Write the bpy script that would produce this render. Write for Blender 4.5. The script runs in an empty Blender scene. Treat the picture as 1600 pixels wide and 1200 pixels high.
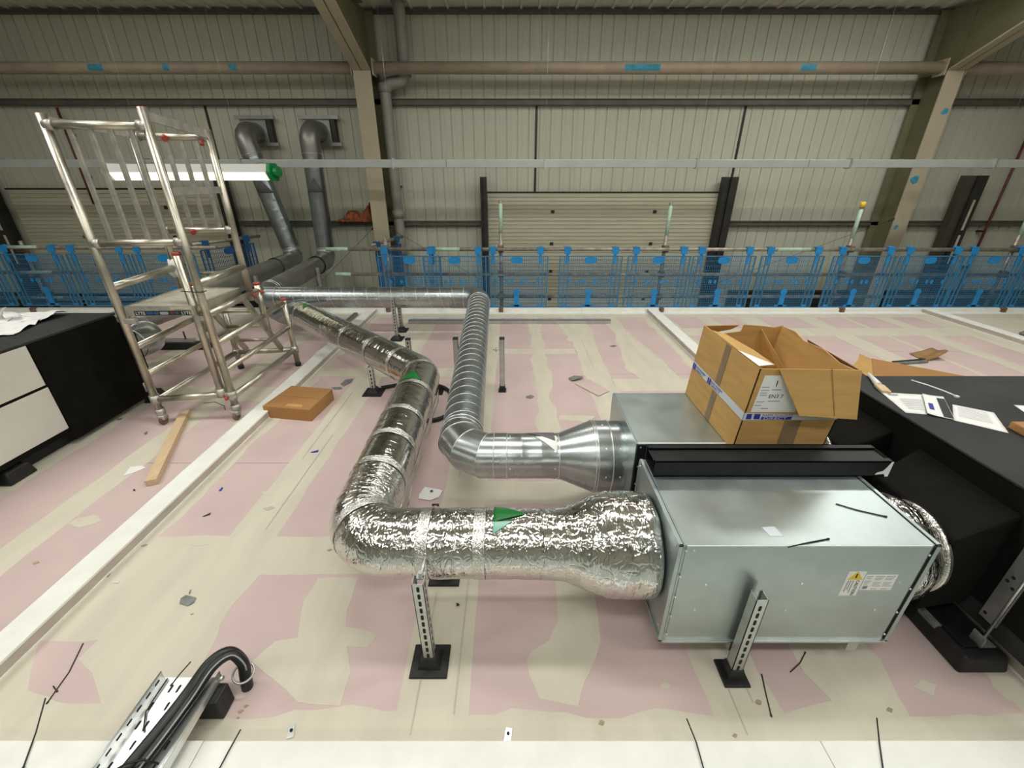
import bpy, bmesh, math, random
from mathutils import Vector, Matrix, noise

# ------------------------------------------------------------------ camera, world, lights
FPX, PITCH, CAM_H = 668.0, math.radians(25.4), 1.7
SC = bpy.context.scene
COL = SC.collection
cam_data = bpy.data.cameras.new('camera')
cam_data.sensor_width = 36.0
cam_data.lens = 36.0 * FPX / 1600.0
cam_data.clip_start = 0.02
cam = bpy.data.objects.new('camera', cam_data)
cam.location = (0, 0, CAM_H)
cam.rotation_euler = (math.radians(90) - PITCH, 0, 0)
COL.objects.link(cam)
SC.camera = cam

world = bpy.data.worlds.new('world')
world.use_nodes = True
SC.world = world
world.node_tree.nodes['Background'].inputs[0].default_value = (0.93, 1.0, 0.94, 1)
world.node_tree.nodes['Background'].inputs[1].default_value = 0.30

SC.view_settings.view_transform = 'Standard'
SC.view_settings.look = 'None'
SC.view_settings.gamma = 1.0
SC.view_settings.use_curve_mapping = False
SC.view_settings.exposure = 0.06


def lamp(name, loc, sx, sy, power, color=(1.0, 0.995, 0.965)):
    d = bpy.data.lights.new(name, 'AREA')
    d.shape = 'RECTANGLE'
    d.size, d.size_y, d.energy, d.color = sx, sy, power, color
    o = bpy.data.objects.new(name, d)
    o.location = loc
    COL.objects.link(o)
    return o


# unseen linear lamps under the roof; far row added to brighten the wall
for i, (lx, ly, lz, pw) in enumerate([(-5.0, -4.2, 4.6, 36), (0.0, -4.2, 4.6, 36), (5.0, -4.2, 4.6, 36),
                                      (-4.4, -0.9, 4.4, 46), (-0.4, -0.9, 4.4, 46), (3.6, -0.9, 4.4, 46),
                                      (-4.4, 2.3, 4.3, 54), (-0.4, 2.3, 4.3, 52), (3.9, 2.3, 4.3, 56),
                                      (-5.4, 5.2, 4.0, 15), (0.9, 5.2, 4.0, 28), (4.9, 5.2, 4.0, 50)]):
    lamp('unseen_roof_light', (lx, ly, lz), 2.4, 0.35, pw)
    up = lamp('added_uplight', (lx, ly, lz + 0.04), 2.4, 0.2, pw * 0.36)  # upward copy added to lift the roof and upper wall
    up.rotation_euler = (math.pi, 0, 0)


def R(a):
    return math.radians(a)


def P(px, py, z=0.0):
    """point of the horizontal plane at height z seen at photo pixel px, py (for laying things out on the floor)"""
    u, v = (px - 800) / FPX, (py - 600) / FPX
    cp, sp = math.cos(PITCH), math.sin(PITCH)
    d = Vector((u, cp - v * sp, -(sp + v * cp)))
    t = (z - CAM_H) / d.z
    return Vector((0, 0, CAM_H)) + d * t


# ------------------------------------------------------------------ materials
MATS = {}


def new_mat(name):
    m = bpy.data.materials.new(name)
    m.use_nodes = True
    nt = m.node_tree
    b = nt.nodes['Principled BSDF']
    return m, nt, b


def mat(name, color, rough=0.6, metal=0.0, var=0.0, vscale=6.0, bump=0.0, bscale=40.0, stretch=(1, 1, 1), rvar=0.0,
        color2=None, spec=None, coat=0.0):
    m, nt, b = new_mat(name)
    b.inputs['Base Color'].default_value = (*color, 1)
    b.inputs['Roughness'].default_value = rough
    b.inputs['Metallic'].default_value = metal
    if spec is not None:
        b.inputs['Specular IOR Level'].default_value = spec
    if coat:
        b.inputs['Coat Weight'].default_value = coat
    tc = nt.nodes.new('ShaderNodeTexCoord')
    mp = nt.nodes.new('ShaderNodeMapping')
    mp.inputs['Scale'].default_value = stretch
    nt.links.new(tc.outputs['Object'], mp.inputs['Vector'])
    if var > 0 or color2:
        n = nt.nodes.new('ShaderNodeTexNoise')
        n.inputs['Scale'].default_value = vscale
        n.inputs['Detail'].default_value = 5
        nt.links.new(mp.outputs[0], n.inputs['Vector'])
        r = nt.nodes.new('ShaderNodeValToRGB')
        c2 = color2 or tuple(max(0, c * (1 - var)) for c in color)
        c1 = color if color2 else tuple(min(1, c * (1 + var * 0.6)) for c in color)
        r.color_ramp.elements[0].position, r.color_ramp.elements[1].position = 0.34, 0.66
        r.color_ramp.elements[0].color = (*c2, 1)
        r.color_ramp.elements[1].color = (*c1, 1)
        nt.links.new(n.outputs['Fac'], r.inputs['Fac'])
        nt.links.new(r.outputs['Color'], b.inputs['Base Color'])
        if rvar > 0:
            mr = nt.nodes.new('ShaderNodeMapRange')
            mr.inputs['To Min'].default_value = max(0.02, rough - rvar)
            mr.inputs['To Max'].default_value = rough + rvar
            nt.links.new(n.outputs['Fac'], mr.inputs['Value'])
            nt.links.new(mr.outputs[0], b.inputs['Roughness'])
    if bump > 0:
        n2 = nt.nodes.new('ShaderNodeTexNoise')
        n2.inputs['Scale'].default_value = bscale
        n2.inputs['Detail'].default_value = 4
        nt.links.new(mp.outputs[0], n2.inputs['Vector'])
        bp = nt.nodes.new('ShaderNodeBump')
        bp.inputs['Strength'].default_value = bump
        bp.inputs['Distance'].default_value = 0.01
        nt.links.new(n2.outputs['Fac'], bp.inputs['Height'])
        nt.links.new(bp.outputs[0], b.inputs['Normal'])
    MATS[name] = m
    return m


def emit(name, color, strength):
    m, nt, b = new_mat(name)
    b.inputs['Base Color'].default_value = (*color, 1)
    b.inputs['Emission Color'].default_value = (*color, 1)
    b.inputs['Emission Strength'].default_value = strength
    MATS[name] = m
    return m


mat('pink_board', (0.61, 0.472, 0.448), 0.85, var=0.07, vscale=2.2, bump=0.05, bscale=90)
mat('filler', (0.635, 0.588, 0.480), 0.85, var=0.06, vscale=3.0, bump=0.10, bscale=14, stretch=(3, 0.7, 1))
mat('white_board', (0.86, 0.86, 0.80), 0.8, var=0.05, vscale=8, bump=0.05)
mat('board_edge', (0.52, 0.46, 0.40), 0.85, var=0.10, vscale=8)
mat('galv', (0.50, 0.572, 0.565), 0.37, 0.90, var=0.07, vscale=9, rvar=0.07, bump=0.015, bscale=5)
mat('galv_duct', (0.46, 0.50, 0.50), 0.27, 0.95, var=0.08, vscale=7, rvar=0.05)
mat('galv_spiral', (0.33, 0.37, 0.37), 0.33, 0.9, var=0.10, vscale=7, rvar=0.06)
mat('galv_old', (0.34, 0.34, 0.31), 0.42, 0.8, var=0.12, vscale=5)
mat('zinc', (0.60, 0.62, 0.60), 0.38, 0.85, var=0.12, vscale=14)
mat('fold_glint', (0.84, 0.88, 0.85), 0.5, 0.2)  # pale colour stands in for the specular glint along the fold
mat('zinc_bright', (0.80, 0.82, 0.81), 0.32, 0.9, var=0.08, vscale=20)
mat('alu', (0.58, 0.545, 0.45), 0.34, 0.93, var=0.22, vscale=7, rvar=0.10)
mat('alu_dull', (0.55, 0.53, 0.48), 0.45, 0.8, var=0.2, vscale=18)
mat('deck', (0.52, 0.49, 0.40), 0.75, var=0.15, vscale=18, bump=0.2, bscale=120)
mat('black_foam', (0.0058, 0.0054, 0.0043), 0.9, var=0.3, vscale=12, bump=0.12, bscale=220, spec=0.18)
mat('black_top', (0.026, 0.027, 0.027), 0.75, color2=(0.015, 0.016, 0.016), vscale=5, bump=0.1, bscale=150)
mat('black_steel', (0.009, 0.011, 0.011), 0.45, 0.0, spec=0.3, var=0.3, vscale=15)
mat('rubber', (0.012, 0.012, 0.012), 0.55, var=0.4, vscale=30, bump=0.1, bscale=80)
mat('slot_dark', (0.01, 0.01, 0.01), 0.8)
mat('card', (0.565, 0.335, 0.112), 0.8, var=0.10, vscale=5, bump=0.06, bscale=30, stretch=(1, 1, 6))
mat('card_plain', (0.40, 0.20, 0.068), 0.8, var=0.06, vscale=5)
mat('card_dark', (0.30, 0.17, 0.07), 0.85, var=0.2, vscale=12)
mat('brown_tape', (0.27, 0.19, 0.105), 0.28, var=0.15, vscale=14)
mat('paper', (0.84, 0.84, 0.82), 0.7, var=0.03, vscale=15, bump=0.05)
mat('print_tape', (0.62, 0.66, 0.70), 0.35)
mat('ink_blue', (0.03, 0.035, 0.33), 0.5)
mat('ink_black', (0.02, 0.02, 0.02), 0.6)
mat('ink_grey', (0.35, 0.35, 0.36), 0.6)
mat('yellow', (0.80, 0.55, 0.03), 0.5)
mat('red_plastic', (0.42, 0.06, 0.035), 0.4)
mat('arrow_green', (0.004, 0.15, 0.028), 0.35)
mat('arrow_mint', (0.25, 0.52, 0.40), 0.35)
mat('arrow_grey', (0.13, 0.12, 0.135), 0.5)
mat('blue_plastic', (0.012, 0.25, 0.60), 0.45, var=0.12, vscale=8)
mat('blue_wire', (0.035, 0.20, 0.38), 0.5)
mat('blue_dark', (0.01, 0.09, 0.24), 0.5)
mat('scaffold_tube', (0.36, 0.33, 0.28), 0.5, 0.6, var=0.3, vscale=14, stretch=(1, 1, 1))
mat('tube_green', (0.42, 0.58, 0.46), 0.6, var=0.15, vscale=25)
mat('rust', (0.20, 0.13, 0.085), 0.7, 0.3, var=0.4, vscale=20)
mat('liner', (0.57, 0.575, 0.462), 0.55, var=0.04, vscale=1.2)
mat('liner_roof', (0.68, 0.67, 0.58), 0.6, var=0.05, vscale=1.2)
mat('girt', (0.115, 0.105, 0.085), 0.6, var=0.2, vscale=6)
mat('column_paint', (0.46, 0.40, 0.285), 0.6, var=0.06, vscale=3)
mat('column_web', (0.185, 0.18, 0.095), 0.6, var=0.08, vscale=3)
mat('tube_tan', (0.42, 0.34, 0.25), 0.5, var=0.12, vscale=5)
mat('blue_paint', (0.06, 0.32, 0.44), 0.6, var=0.2, vscale=20)
mat('door_panel', (0.56, 0.53, 0.40), 0.5, var=0.07, vscale=2.5, stretch=(0.6, 1, 6))
mat('dark_steel', (0.035, 0.033, 0.028), 0.5, 0.2, var=0.2, vscale=6)
mat('brown_steel', (0.085, 0.07, 0.05), 0.55, 0.1, var=0.15, vscale=6)
mat('grey_pvc', (0.30, 0.29, 0.255), 0.5, var=0.06, vscale=4)
mat('red_conduit', (0.14, 0.035, 0.03), 0.5, var=0.3, vscale=10)
mat('trunking', (0.46, 0.49, 0.47), 0.45, 0.35, var=0.08, vscale=3)
mat('lamp_white', (0.85, 0.85, 0.82), 0.4)
mat('green_plastic', (0.005, 0.26, 0.07), 0.35)
emit('lamp_glow', (1.0, 0.95, 0.66), 1.6)
mat('foam_orange', (0.30, 0.085, 0.03), 0.9, var=0.6, vscale=18, bump=0.5, bscale=30)
mat('timber', (0.66, 0.49, 0.30), 0.7, var=0.14, vscale=7, stretch=(14, 1, 14))
mat('white_panel', (0.70, 0.69, 0.62), 0.5, var=0.06, vscale=2.5)
mat('scrap_grey', (0.20, 0.21, 0.20), 0.6, var=0.3, vscale=25)
mat('conduit', (0.013, 0.013, 0.013), 0.38)
mat('walkway', (0.42, 0.46, 0.42), 0.6, var=0.1, vscale=4)
mat('pvc_white', (0.82, 0.82, 0.80), 0.4)


def foil(name, wr, sc1, base=0.64, rough=0.16):
    m, nt, b = new_mat(name)
    b.inputs['Base Color'].default_value = (base, base * 0.985, base * 0.955, 1)
    b.inputs['Metallic'].default_value = 1.0
    b.inputs['Roughness'].default_value = rough
    tc = nt.nodes.new('ShaderNodeTexCoord')
    uv = nt.nodes.new('ShaderNodeUVMap')
    mp = nt.nodes.new('ShaderNodeMapping')
    mp.inputs['Scale'].default_value = (1.0, 1.0, 1.0)
    nt.links.new(tc.outputs['Object'], mp.inputs['Vector'])
    n1 = nt.nodes.new('ShaderNodeTexNoise')
    n1.inputs['Scale'].default_value = sc1
    n1.inputs['Detail'].default_value = 3
    n1.inputs['Roughness'].default_value = 0.6
    n1.inputs['Distortion'].default_value = 0.7
    v = nt.nodes.new('ShaderNodeTexVoronoi')
    v.feature = 'DISTANCE_TO_EDGE'
    v.inputs['Scale'].default_value = sc1 * 1.3
    n0 = nt.nodes.new('ShaderNodeTexNoise')
    n0.inputs['Scale'].default_value = 9
    add = nt.nodes.new('ShaderNodeMixRGB')
    add.blend_type = 'ADD'
    add.inputs[0].default_value = 0.25
    # crinkle lines running around the pipe: stretch the uv (u = along, v = around)
    mu = nt.nodes.new('ShaderNodeMapping')
    mu.inputs['Scale'].default_value = (4.2, 0.9, 1.0)
    nt.links.new(uv.outputs[0], mu.inputs['Vector'])
    nt.links.new(mu.outputs[0], n1.inputs['Vector'])
    nt.links.new(mp.outputs[0], n0.inputs['Vector'])
    nt.links.new(mp.outputs[0], add.inputs[1])
    nt.links.new(n0.outputs['Color'], add.inputs[2])
    nt.links.new(add.outputs[0], v.inputs['Vector'])
    cl = nt.nodes.new('ShaderNodeClamp')
    cl.inputs['Max'].default_value = 0.12
    nt.links.new(v.outputs['Distance'], cl.inputs['Value'])
    ma = nt.nodes.new('ShaderNodeMath')
    ma.operation = 'MULTIPLY_ADD'
    ma.inputs[1].default_value = 0.9
    nt.links.new(cl.outputs[0], ma.inputs[0])
    nt.links.new(n1.outputs['Fac'], ma.inputs[2])
    bp = nt.nodes.new('ShaderNodeBump')
    bp.inputs['Strength'].default_value = wr
    bp.inputs['Distance'].default_value = 0.012
    nt.links.new(ma.outputs[0], bp.inputs['Height'])
    nt.links.new(bp.outputs[0], b.inputs['Normal'])
    MATS[name] = m


foil('foil', 0.62, 11, 0.74, 0.11)
foil('foil_smooth', 0.22, 7, 0.60, 0.12)
foil('foil_tape', 0.5, 34, 0.85, 0.22)


# ------------------------------------------------------------------ mesh builder
class MB:
    def __init__(self):
        self.v, self.f, self.s, self.uv = [], [], [], {}

    def add(self, vs, fs, smooth=False):
        o = len(self.v)
        self.v += [Vector(p) for p in vs]
        self.f += [tuple(i + o for i in f) for f in fs]
        self.s += [smooth] * len(fs)
        return self

    def box(self, x0, x1, y0, y1, z0, z1):
        vs = [(x, y, z) for z in (z0, z1) for y in (y0, y1) for x in (x0, x1)]
        return self.add(vs, [(0, 2, 3, 1), (4, 5, 7, 6), (0, 1, 5, 4), (2, 6, 7, 3), (0, 4, 6, 2), (1, 3, 7, 5)])

    def obox(self, c, ax, ay, az):
        c, ax, ay, az = Vector(c), Vector(ax), Vector(ay), Vector(az)
        vs = [c + ax * i + ay * j + az * k for k in (-1, 1) for j in (-1, 1) for i in (-1, 1)]
        return self.add(vs, [(0, 2, 3, 1), (4, 5, 7, 6), (0, 1, 5, 4), (2, 6, 7, 3), (0, 4, 6, 2), (1, 3, 7, 5)])

    def bar(self, p, q, w, h, up=(0, 0, 1)):
        p, q = Vector(p), Vector(q)
        d = (q - p)
        L = d.length
        d.normalize()
        s = d.cross(Vector(up))
        if s.length < 1e-4:
            s = d.cross(Vector((1, 0, 0)))
        s.normalize()
        u = s.cross(d)
        return self.obox((p + q) / 2, d * L / 2, s * w / 2, u * h / 2)

    def prism(self, pts, vec):
        """closed polygon (3-D points) extruded by vec"""
        n = len(pts)
        pts = [Vector(p) for p in pts]
        vec = Vector(vec)
        vs = pts + [p + vec for p in pts]
        nrm = sum((((pts[(i + 1) % n] - pts[i]).cross(pts[(i + 2) % n] - pts[(i + 1) % n])) for i in range(n)), Vector())
        fs = [tuple(range(n, 2 * n)), tuple(reversed(range(n)))] + [(i, (i + 1) % n, n + (i + 1) % n, n + i) for i in range(n)]
        if nrm.dot(vec) < 0:
            fs = [tuple(reversed(f)) for f in fs]
        return self.add(vs, fs)

    def poly2(self, pts, z0, z1):
        return self.prism([(p[0], p[1], z0) for p in pts], (0, 0, z1 - z0))

    def frustum(self, x0, x1, y0, y1, z0, X0, X1, Y0, Y1, z1):
        vs = [(x0, y0, z0), (x1, y0, z0), (x1, y1, z0), (x0, y1, z0), (X0, Y0, z1), (X1, Y0, z1), (X1, Y1, z1), (X0, Y1, z1)]
        return self.add(vs, [(3, 2, 1, 0), (4, 5, 6, 7), (0, 1, 5, 4), (1, 2, 6, 5), (2, 3, 7, 6), (3, 0, 4, 7)])

    def tube(self, path, r, n=12, caps=True, rfun=None, closed=False, uvs=False, smooth=True):
        path = [Vector(p) for p in path]
        m = len(path)
        tans = []
        for i in range(m):
            a = path[i - 1] if (i > 0 or closed) else path[i]
            b = path[(i + 1) % m] if (i < m - 1 or closed) else path[i]
            t = b - a
            if t.length < 1e-9:
                t = tans[-1] if tans else Vector((0, 0, 1))
            tans.append(t.normalized())
        up = Vector((0, 0, 1))
        if abs(tans[0].dot(up)) > 0.95:
            up = Vector((0, 1, 0))
        u = (up - tans[0] * up.dot(tans[0])).normalized()
        o = len(self.v)
        S = 0.0
        for i in range(m):
            if i:
                S += (path[i] - path[i - 1]).length
                u = (u - tans[i] * u.dot(tans[i]))
                u.normalize()
            w = tans[i].cross(u)
            rr = r[i] if isinstance(r, (list, tuple)) else r
            k = 1.0
            if 0 < i < m - 1:
                c = (path[i] - path[i - 1]).normalized().dot((path[i + 1] - path[i]).normalized())
                k = 1.0
            for j in range(n):
                a = 2 * math.pi * j / n
                q = rr * k if rfun is None else rfun(S, a, rr)
                p = path[i] + (u * math.cos(a) + w * math.sin(a)) * q
                self.v.append(p)
                if uvs:
                    self.uv[len(self.v) - 1] = (S, a * 0.135)
        fs = []
        rng = m if closed else m - 1
        for i in range(rng):
            i2 = (i + 1) % m
            for j in range(n):
                j2 = (j + 1) % n
                fs.append((o + i * n + j, o + i * n + j2, o + i2 * n + j2, o + i2 * n + j))
        fs = [tuple(reversed(f)) for f in fs]
        self.f += fs
        self.s += [smooth] * len(fs)
        if caps and not closed:
            self.f += [tuple(o + j for j in range(n)), tuple(o + (m - 1) * n + j for j in reversed(range(n)))]
            self.s += [False, False]
        return self

    def cyl(self, p, q, r, n=12, caps=True):
        return self.tube([p, q], r, n, caps)

    def hollow(self, p, q, r, t, n=16):
        """open pipe with wall thickness t"""
        p, q = Vector(p), Vector(q)
        return self.tube([p, q, q + (p - q).normalized() * 1e-4, p, p], [r, r, r - t, r - t, r], n, caps=False)

    def grid(self, fn, nu, nv, smooth=True, close_u=False):
        o = len(self.v)
        for i in range(nu + 1):
            for j in range(nv + 1):
                self.v.append(Vector(fn(i / nu, j / nv)))
        for i in range(nu):
            for j in range(nv):
                a = o + i * (nv + 1) + j
                self.f.append((a, a + nv + 1, a + nv + 2, a + 1))
                self.s.append(smooth)
        return self

    def build(self, name, m, parent=None, bevel=0.0, solid=0.0, label=None):
        off = Vector(parent['_o']) if parent is not None and '_o' in parent else Vector()
        me = bpy.data.meshes.new(name)
        me.from_pydata([p - off for p in self.v], [], self.f)
        me.polygons.foreach_set('use_smooth', self.s)
        if self.uv:
            l = me.uv_layers.new(name='UVMap')
            for poly in me.polygons:
                us = [self.uv.get(vi, (0, 0)) for vi in poly.vertices]
                mx = max(q[1] for q in us)
                for li, q in zip(poly.loop_indices, us):
                    vv = q[1]
                    if mx - vv > 0.4:
                        vv += 2 * math.pi * 0.135
                    l.data[li].uv = (q[0], vv)
        me.materials.append(MATS[m])
        me.update()
        o = bpy.data.objects.new(name, me)
        COL.objects.link(o)
        if parent is not None:
            o.parent = parent
            if parent.type == 'MESH':
                o['_o'] = tuple(off)
            else:
                o['_o'] = tuple(off)
        else:
            o['_o'] = (0.0, 0.0, 0.0)
        if bevel:
            b = o.modifiers.new('bevel', 'BEVEL')
            b.width = bevel
            b.segments = 2
            b.limit_method = 'ANGLE'
            b.angle_limit = R(40)
        if solid:
            s = o.modifiers.new('solid', 'SOLIDIFY')
            s.thickness = solid
            s.offset = 0
        if label:
            o['label'] = label
        return o


def thing(name, label, cat, loc=(0, 0, 0), group=None):
    o = bpy.data.objects.new(name, None)
    o.empty_display_size = 0.1
    o.location = loc
    o['_o'] = tuple(loc)
    COL.objects.link(o)
    return tag(o, label, cat, group)


def tag(o, label, cat, group=None, kind=None):
    o['label'] = label
    o['category'] = cat
    if group:
        o['group'] = group
    if kind:
        o['kind'] = kind
    return o


def struct(o, label=None, cat=None):
    o['kind'] = 'structure'
    if label:
        o['label'] = label
    if cat:
        o['category'] = cat
    return o


def sthing(name, label, cat, loc=(0, 0, 0)):
    return struct(thing(name, label, cat, loc))


def kids(o):
    return [c for c in bpy.data.objects if c.parent == o]


def dup(root, loc, label=None, rotz=0.0, group=None):
    r = root.copy()
    COL.objects.link(r)
    r.location = loc
    r.rotation_euler = (0, 0, rotz)
    if label:
        r['label'] = label
    if group:
        r['group'] = group
    for ch in kids(root):
        c = ch.copy()
        COL.objects.link(c)
        c.parent = r
        for g in kids(ch):
            d = g.copy()
            COL.objects.link(d)
            d.parent = c
    return r


def text_mesh(name, s, size, origin, xdir, ydir, m, parent, align='LEFT', thick=0.0004, squeeze=1.0):
    cu = bpy.data.curves.new('t', 'FONT')
    cu.body = s
    cu.size = size
    cu.align_x = align
    cu.extrude = thick / 2
    ob = bpy.data.objects.new('t', cu)
    COL.objects.link(ob)
    dg = bpy.context.evaluated_depsgraph_get()
    me0 = ob.evaluated_get(dg).to_mesh()
    x, y = Vector(xdir).normalized(), Vector(ydir).normalized()
    n = x.cross(y)
    mb = MB()
    mb.add([Vector(origin) + x * v.co.x * squeeze + y * v.co.y + n * (v.co.z + thick) for v in me0.vertices],
           [tuple(p.vertices) for p in me0.polygons])
    ob.evaluated_get(dg).to_mesh_clear()
    bpy.data.objects.remove(ob)
    bpy.data.curves.remove(cu)
    return mb.build(name, m, parent)


def fillet_path(pts, radii, step=0.03, seg=10):
    """polyline with rounded corners, densely sampled"""
    pts = [Vector(p) for p in pts]
    out = [pts[0]]
    for i in range(1, len(pts) - 1):
        a, b, c = pts[i - 1], pts[i], pts[i + 1]
        d1, d2 = (a - b).normalized(), (c - b).normalized()
        ang = d1.angle(d2)
        rad = radii[i - 1]
        t = rad / math.tan(ang / 2)
        p1, p2 = b + d1 * t, b + d2 * t
        cen = b + (d1 + d2).normalized() * (rad / math.sin(ang / 2))
        for k in range(seg + 1):
            q = p1.lerp(p2, k / seg) - cen
            out.append(cen + q.normalized() * rad)
    out.append(pts[-1])
    dense = [out[0]]
    for p in out[1:]:
        q = dense[-1].copy()
        L = (p - q).length
        n = max(1, int(L / step))
        for k in range(1, n + 1):
            dense.append(q.lerp(p, k / n))
    return dense


def arc_pts(c, r, a0, a1, n, ax=(1, 0, 0), ay=(0, 1, 0)):
    c, ax, ay = Vector(c), Vector(ax), Vector(ay)
    return [c + ax * r * math.cos(R(a0 + (a1 - a0) * i / n)) + ay * r * math.sin(R(a0 + (a1 - a0) * i / n)) for i in range(n + 1)]


rnd = random.Random(5)

# ================================================================== SETTING
# ------------------------------------------------------------------ floor: pink fire boards, jointed with filler
floor = sthing('floor', 'pink plasterboard deck with cream filled joints', 'floor', (0, 0, 0))
MB().box(-9.5, 9.5, 0.55, 6.08, -0.16, -0.014).build('deck_slab', 'board_edge', floor)
cols = [-9.5, -8.1, -7.0, -5.9, -4.8, -3.69, -2.53, -1.365, -0.283, 0.828, 1.95, 3.0, 4.03, 5.1, 6.2, 7.3, 8.4, 9.5]
for i in range(len(cols) - 1):
    cuts = [0.6, 1.58, 3.80, 6.05] if i % 2 == 1 else [0.6, 2.35, 4.42, 6.05]
    for a, b in zip(cuts[:-1], cuts[1:]):
        MB().box(cols[i] + 0.002, cols[i + 1] - 0.002, a + 0.002, b - 0.002, -0.0135, 0.0).build('plasterboard', 'pink_board', floor)

ZF = [0.0004]


def patch(pts, m='filler', name='filler_patch', jit=0.012, seed=1, sub=0.05, parent=None):
    """thin coat of filler with a ragged trowelled edge"""
    rr = random.Random(seed)
    out = []
    n = len(pts)
    for i in range(n):
        a, b = Vector((pts[i][0], pts[i][1])), Vector((pts[(i + 1) % n][0], pts[(i + 1) % n][1]))
        L = (b - a).length
        k = max(1, min(60, int(L / sub)))
        nr = Vector((-(b - a).y, (b - a).x)).normalized()
        for j in range(k):
            t = j / k
            p = a.lerp(b, t)
            q = noise.noise(Vector((p.x * 4 + seed * 7.1, p.y * 4, seed))) * 1.3 + noise.noise(Vector((p.x * 17, p.y * 17 + seed, 2))) * 0.6
            out.append(p + nr * q * jit)
    ZF[0] += 0.000035
    z = ZF[0]
    mb = MB()
    m0 = len(out)
    mb.v = [Vector((p.x, p.y, z)) for p in out] + [Vector((p.x, p.y, -0.0005)) for p in out]
    mb.f = [tuple(range(m0))] + [(i, m0 + i, m0 + (i + 1) % m0, (i + 1) % m0) for i in range(m0)]
    ar = sum(out[i].x * out[(i + 1) % m0].y - out[(i + 1) % m0].x * out[i].y for i in range(m0))
    if ar < 0:
        mb.f = [tuple(reversed(f)) for f in mb.f]
    mb.s = [False] * len(mb.f)
    return mb.build(name, m, parent or floor)


def rect(x0, x1, y0, y1, **k):
    return patch([(x0, y0), (x1, y0), (x1, y1), (x0, y1)], name='filler_strip', **k)


def pxblob(pts, **k):
    return patch([P(*p) for p in pts], **k)


rect(-2.62, -2.44, 0.8, 6.0, seed=1)
rect(-3.78, -3.60, 0.8, 6.0, seed=2)
rect(-3.24, -3.04, 1.9, 3.4, seed=41, jit=0.03)
rect(-1.49, -1.245, 0.8, 6.0, seed=3)
rect(-0.412, -0.155, 0.74, 6.0, seed=4, jit=0.008)
rect(0.705, 0.955, 0.74, 6.0, seed=5, jit=0.016)
rect(-1.93, -1.85, 0.8, 6.0, seed=6, jit=0.03)
rect(-2.14, -2.04, 2.2, 6.0, seed=61, jit=0.03)
rect(1.80, 1.93, 0.74, 6.0, seed=7, jit=0.03)
rect(2.04, 2.16, 2.3, 6.0, seed=8, jit=0.03)
rect(-1.93, 1.93, 0.7, 0.865, seed=9, jit=0.03)
rect(-1.93, -0.40, 1.457, 1.70, seed=10, jit=0.01)
rect(-0.16, 0.72, 1.95, 2.16, seed=11, jit=0.012)
rect(-0.40, 0.70, 4.34, 4.50, seed=12, jit=0.01)
rect(0.95, 1.93, 3.43, 3.70, seed=13, jit=0.01)
rect(-1.93, -0.40, 3.74, 3.95, seed=14, jit=0.012)
rect(-3.65, -2.05, 3.22, 3.52, seed=15, jit=0.03)
rect(-5.2, 5.9, 5.72, 6.02, seed=16, jit=0.02)
rect(-1.30, -1.24 + 0.24, 4.0, 6.0, seed=17, jit=0.02)
patch([(-1.93, 0.74), (-1.24, 0.74), (-1.20, 1.0), (-1.24, 1.25), (-1.20, 1.5), (-1.93, 1.5)], seed=18, jit=0.03)
pxblob([(60, 1002), (155, 1000), (122, 1030), (150, 1085), (160, 1097), (90, 1094), (40, 1080), (45, 1050)], m='pink_board', name='bare_patch', seed=19)
pxblob([(868, 908), (924, 908), (932, 950), (938, 1000), (930, 1030), (912, 1070), (903, 1105), (880, 1100), (843, 1092), (828, 1055), (824, 1032), (833, 1018), (858, 1002), (872, 970), (872, 940)], seed=20, jit=0.008)
rect(0.21, 0.36, 2.55, 6.0, seed=21, jit=0.045)
pxblob([(394, 1034), (430, 1003), (466, 996), (475, 938), (498, 902), (560, 902), (544, 953), (541, 978), (590, 990), (576, 1011), (541, 1010), (547, 1050), (532, 1103), (466, 1097), (430, 1062)], seed=22, jit=0.01)
pxblob([(1228, 1000), (1345, 1000), (1375, 1030), (1402, 1085), (1436, 1146), (1330, 1160), (1210, 1160), (1215, 1120), (1240, 1112), (1300, 1095), (1256, 1052)], seed=23, jit=0.01)
pxblob([(1540, 1040), (1575, 1085), (1598, 1100), (1575, 1095), (1548, 1070)], seed=24, jit=0.006)
patch([(1.22, 3.68), (1.62, 3.68), (1.56, 4.3), (1.47, 4.9), (1.42, 5.8), (1.22, 5.9), (1.27, 5.0), (1.19, 4.4), (1.14, 3.9)], seed=25, jit=0.03)
pxblob([(876, 648), (930, 650), (918, 660), (872, 656)], seed=26, jit=0.015)
patch([(0.66, 4.75), (0.95, 4.75), (1.02, 5.2), (1.0, 5.6), (0.62, 5.6)], seed=27, jit=0.05)
for k, (a, b) in enumerate([(2.55, 2.75), (3.10, 3.36), (3.91, 4.16), (4.53, 4.60), (4.99, 5.20), (5.55, 5.82)]):
    rect(a, b, 2.3, 6.0, seed=30 + k, jit=0.02)
rect(2.05, 5.82, 4.93, 5.24, seed=37, jit=0.02)
rect(6.0, 8.5, 5.0, 6.0, seed=38, jit=0.05)
for k, (px, py, w, h) in enumerate([(420, 770, .10, .03), (260, 770, .12, .04), (135, 815, .16, .04), (330, 745, .22, .03), (680, 640, .05, .03),
                                    (640, 520, .2, .05), (1445, 1072, .09, .03), (1040, 1072, .04, .01), (310, 850, .12, .02), (800, 700, .1, .05)]):
    c = P(px, py)
    patch([(c.x - w / 2, c.y), (c.x, c.y - h), (c.x + w / 2, c.y), (c.x, c.y + h)], seed=50 + k, jit=0.02, sub=0.02)

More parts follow.
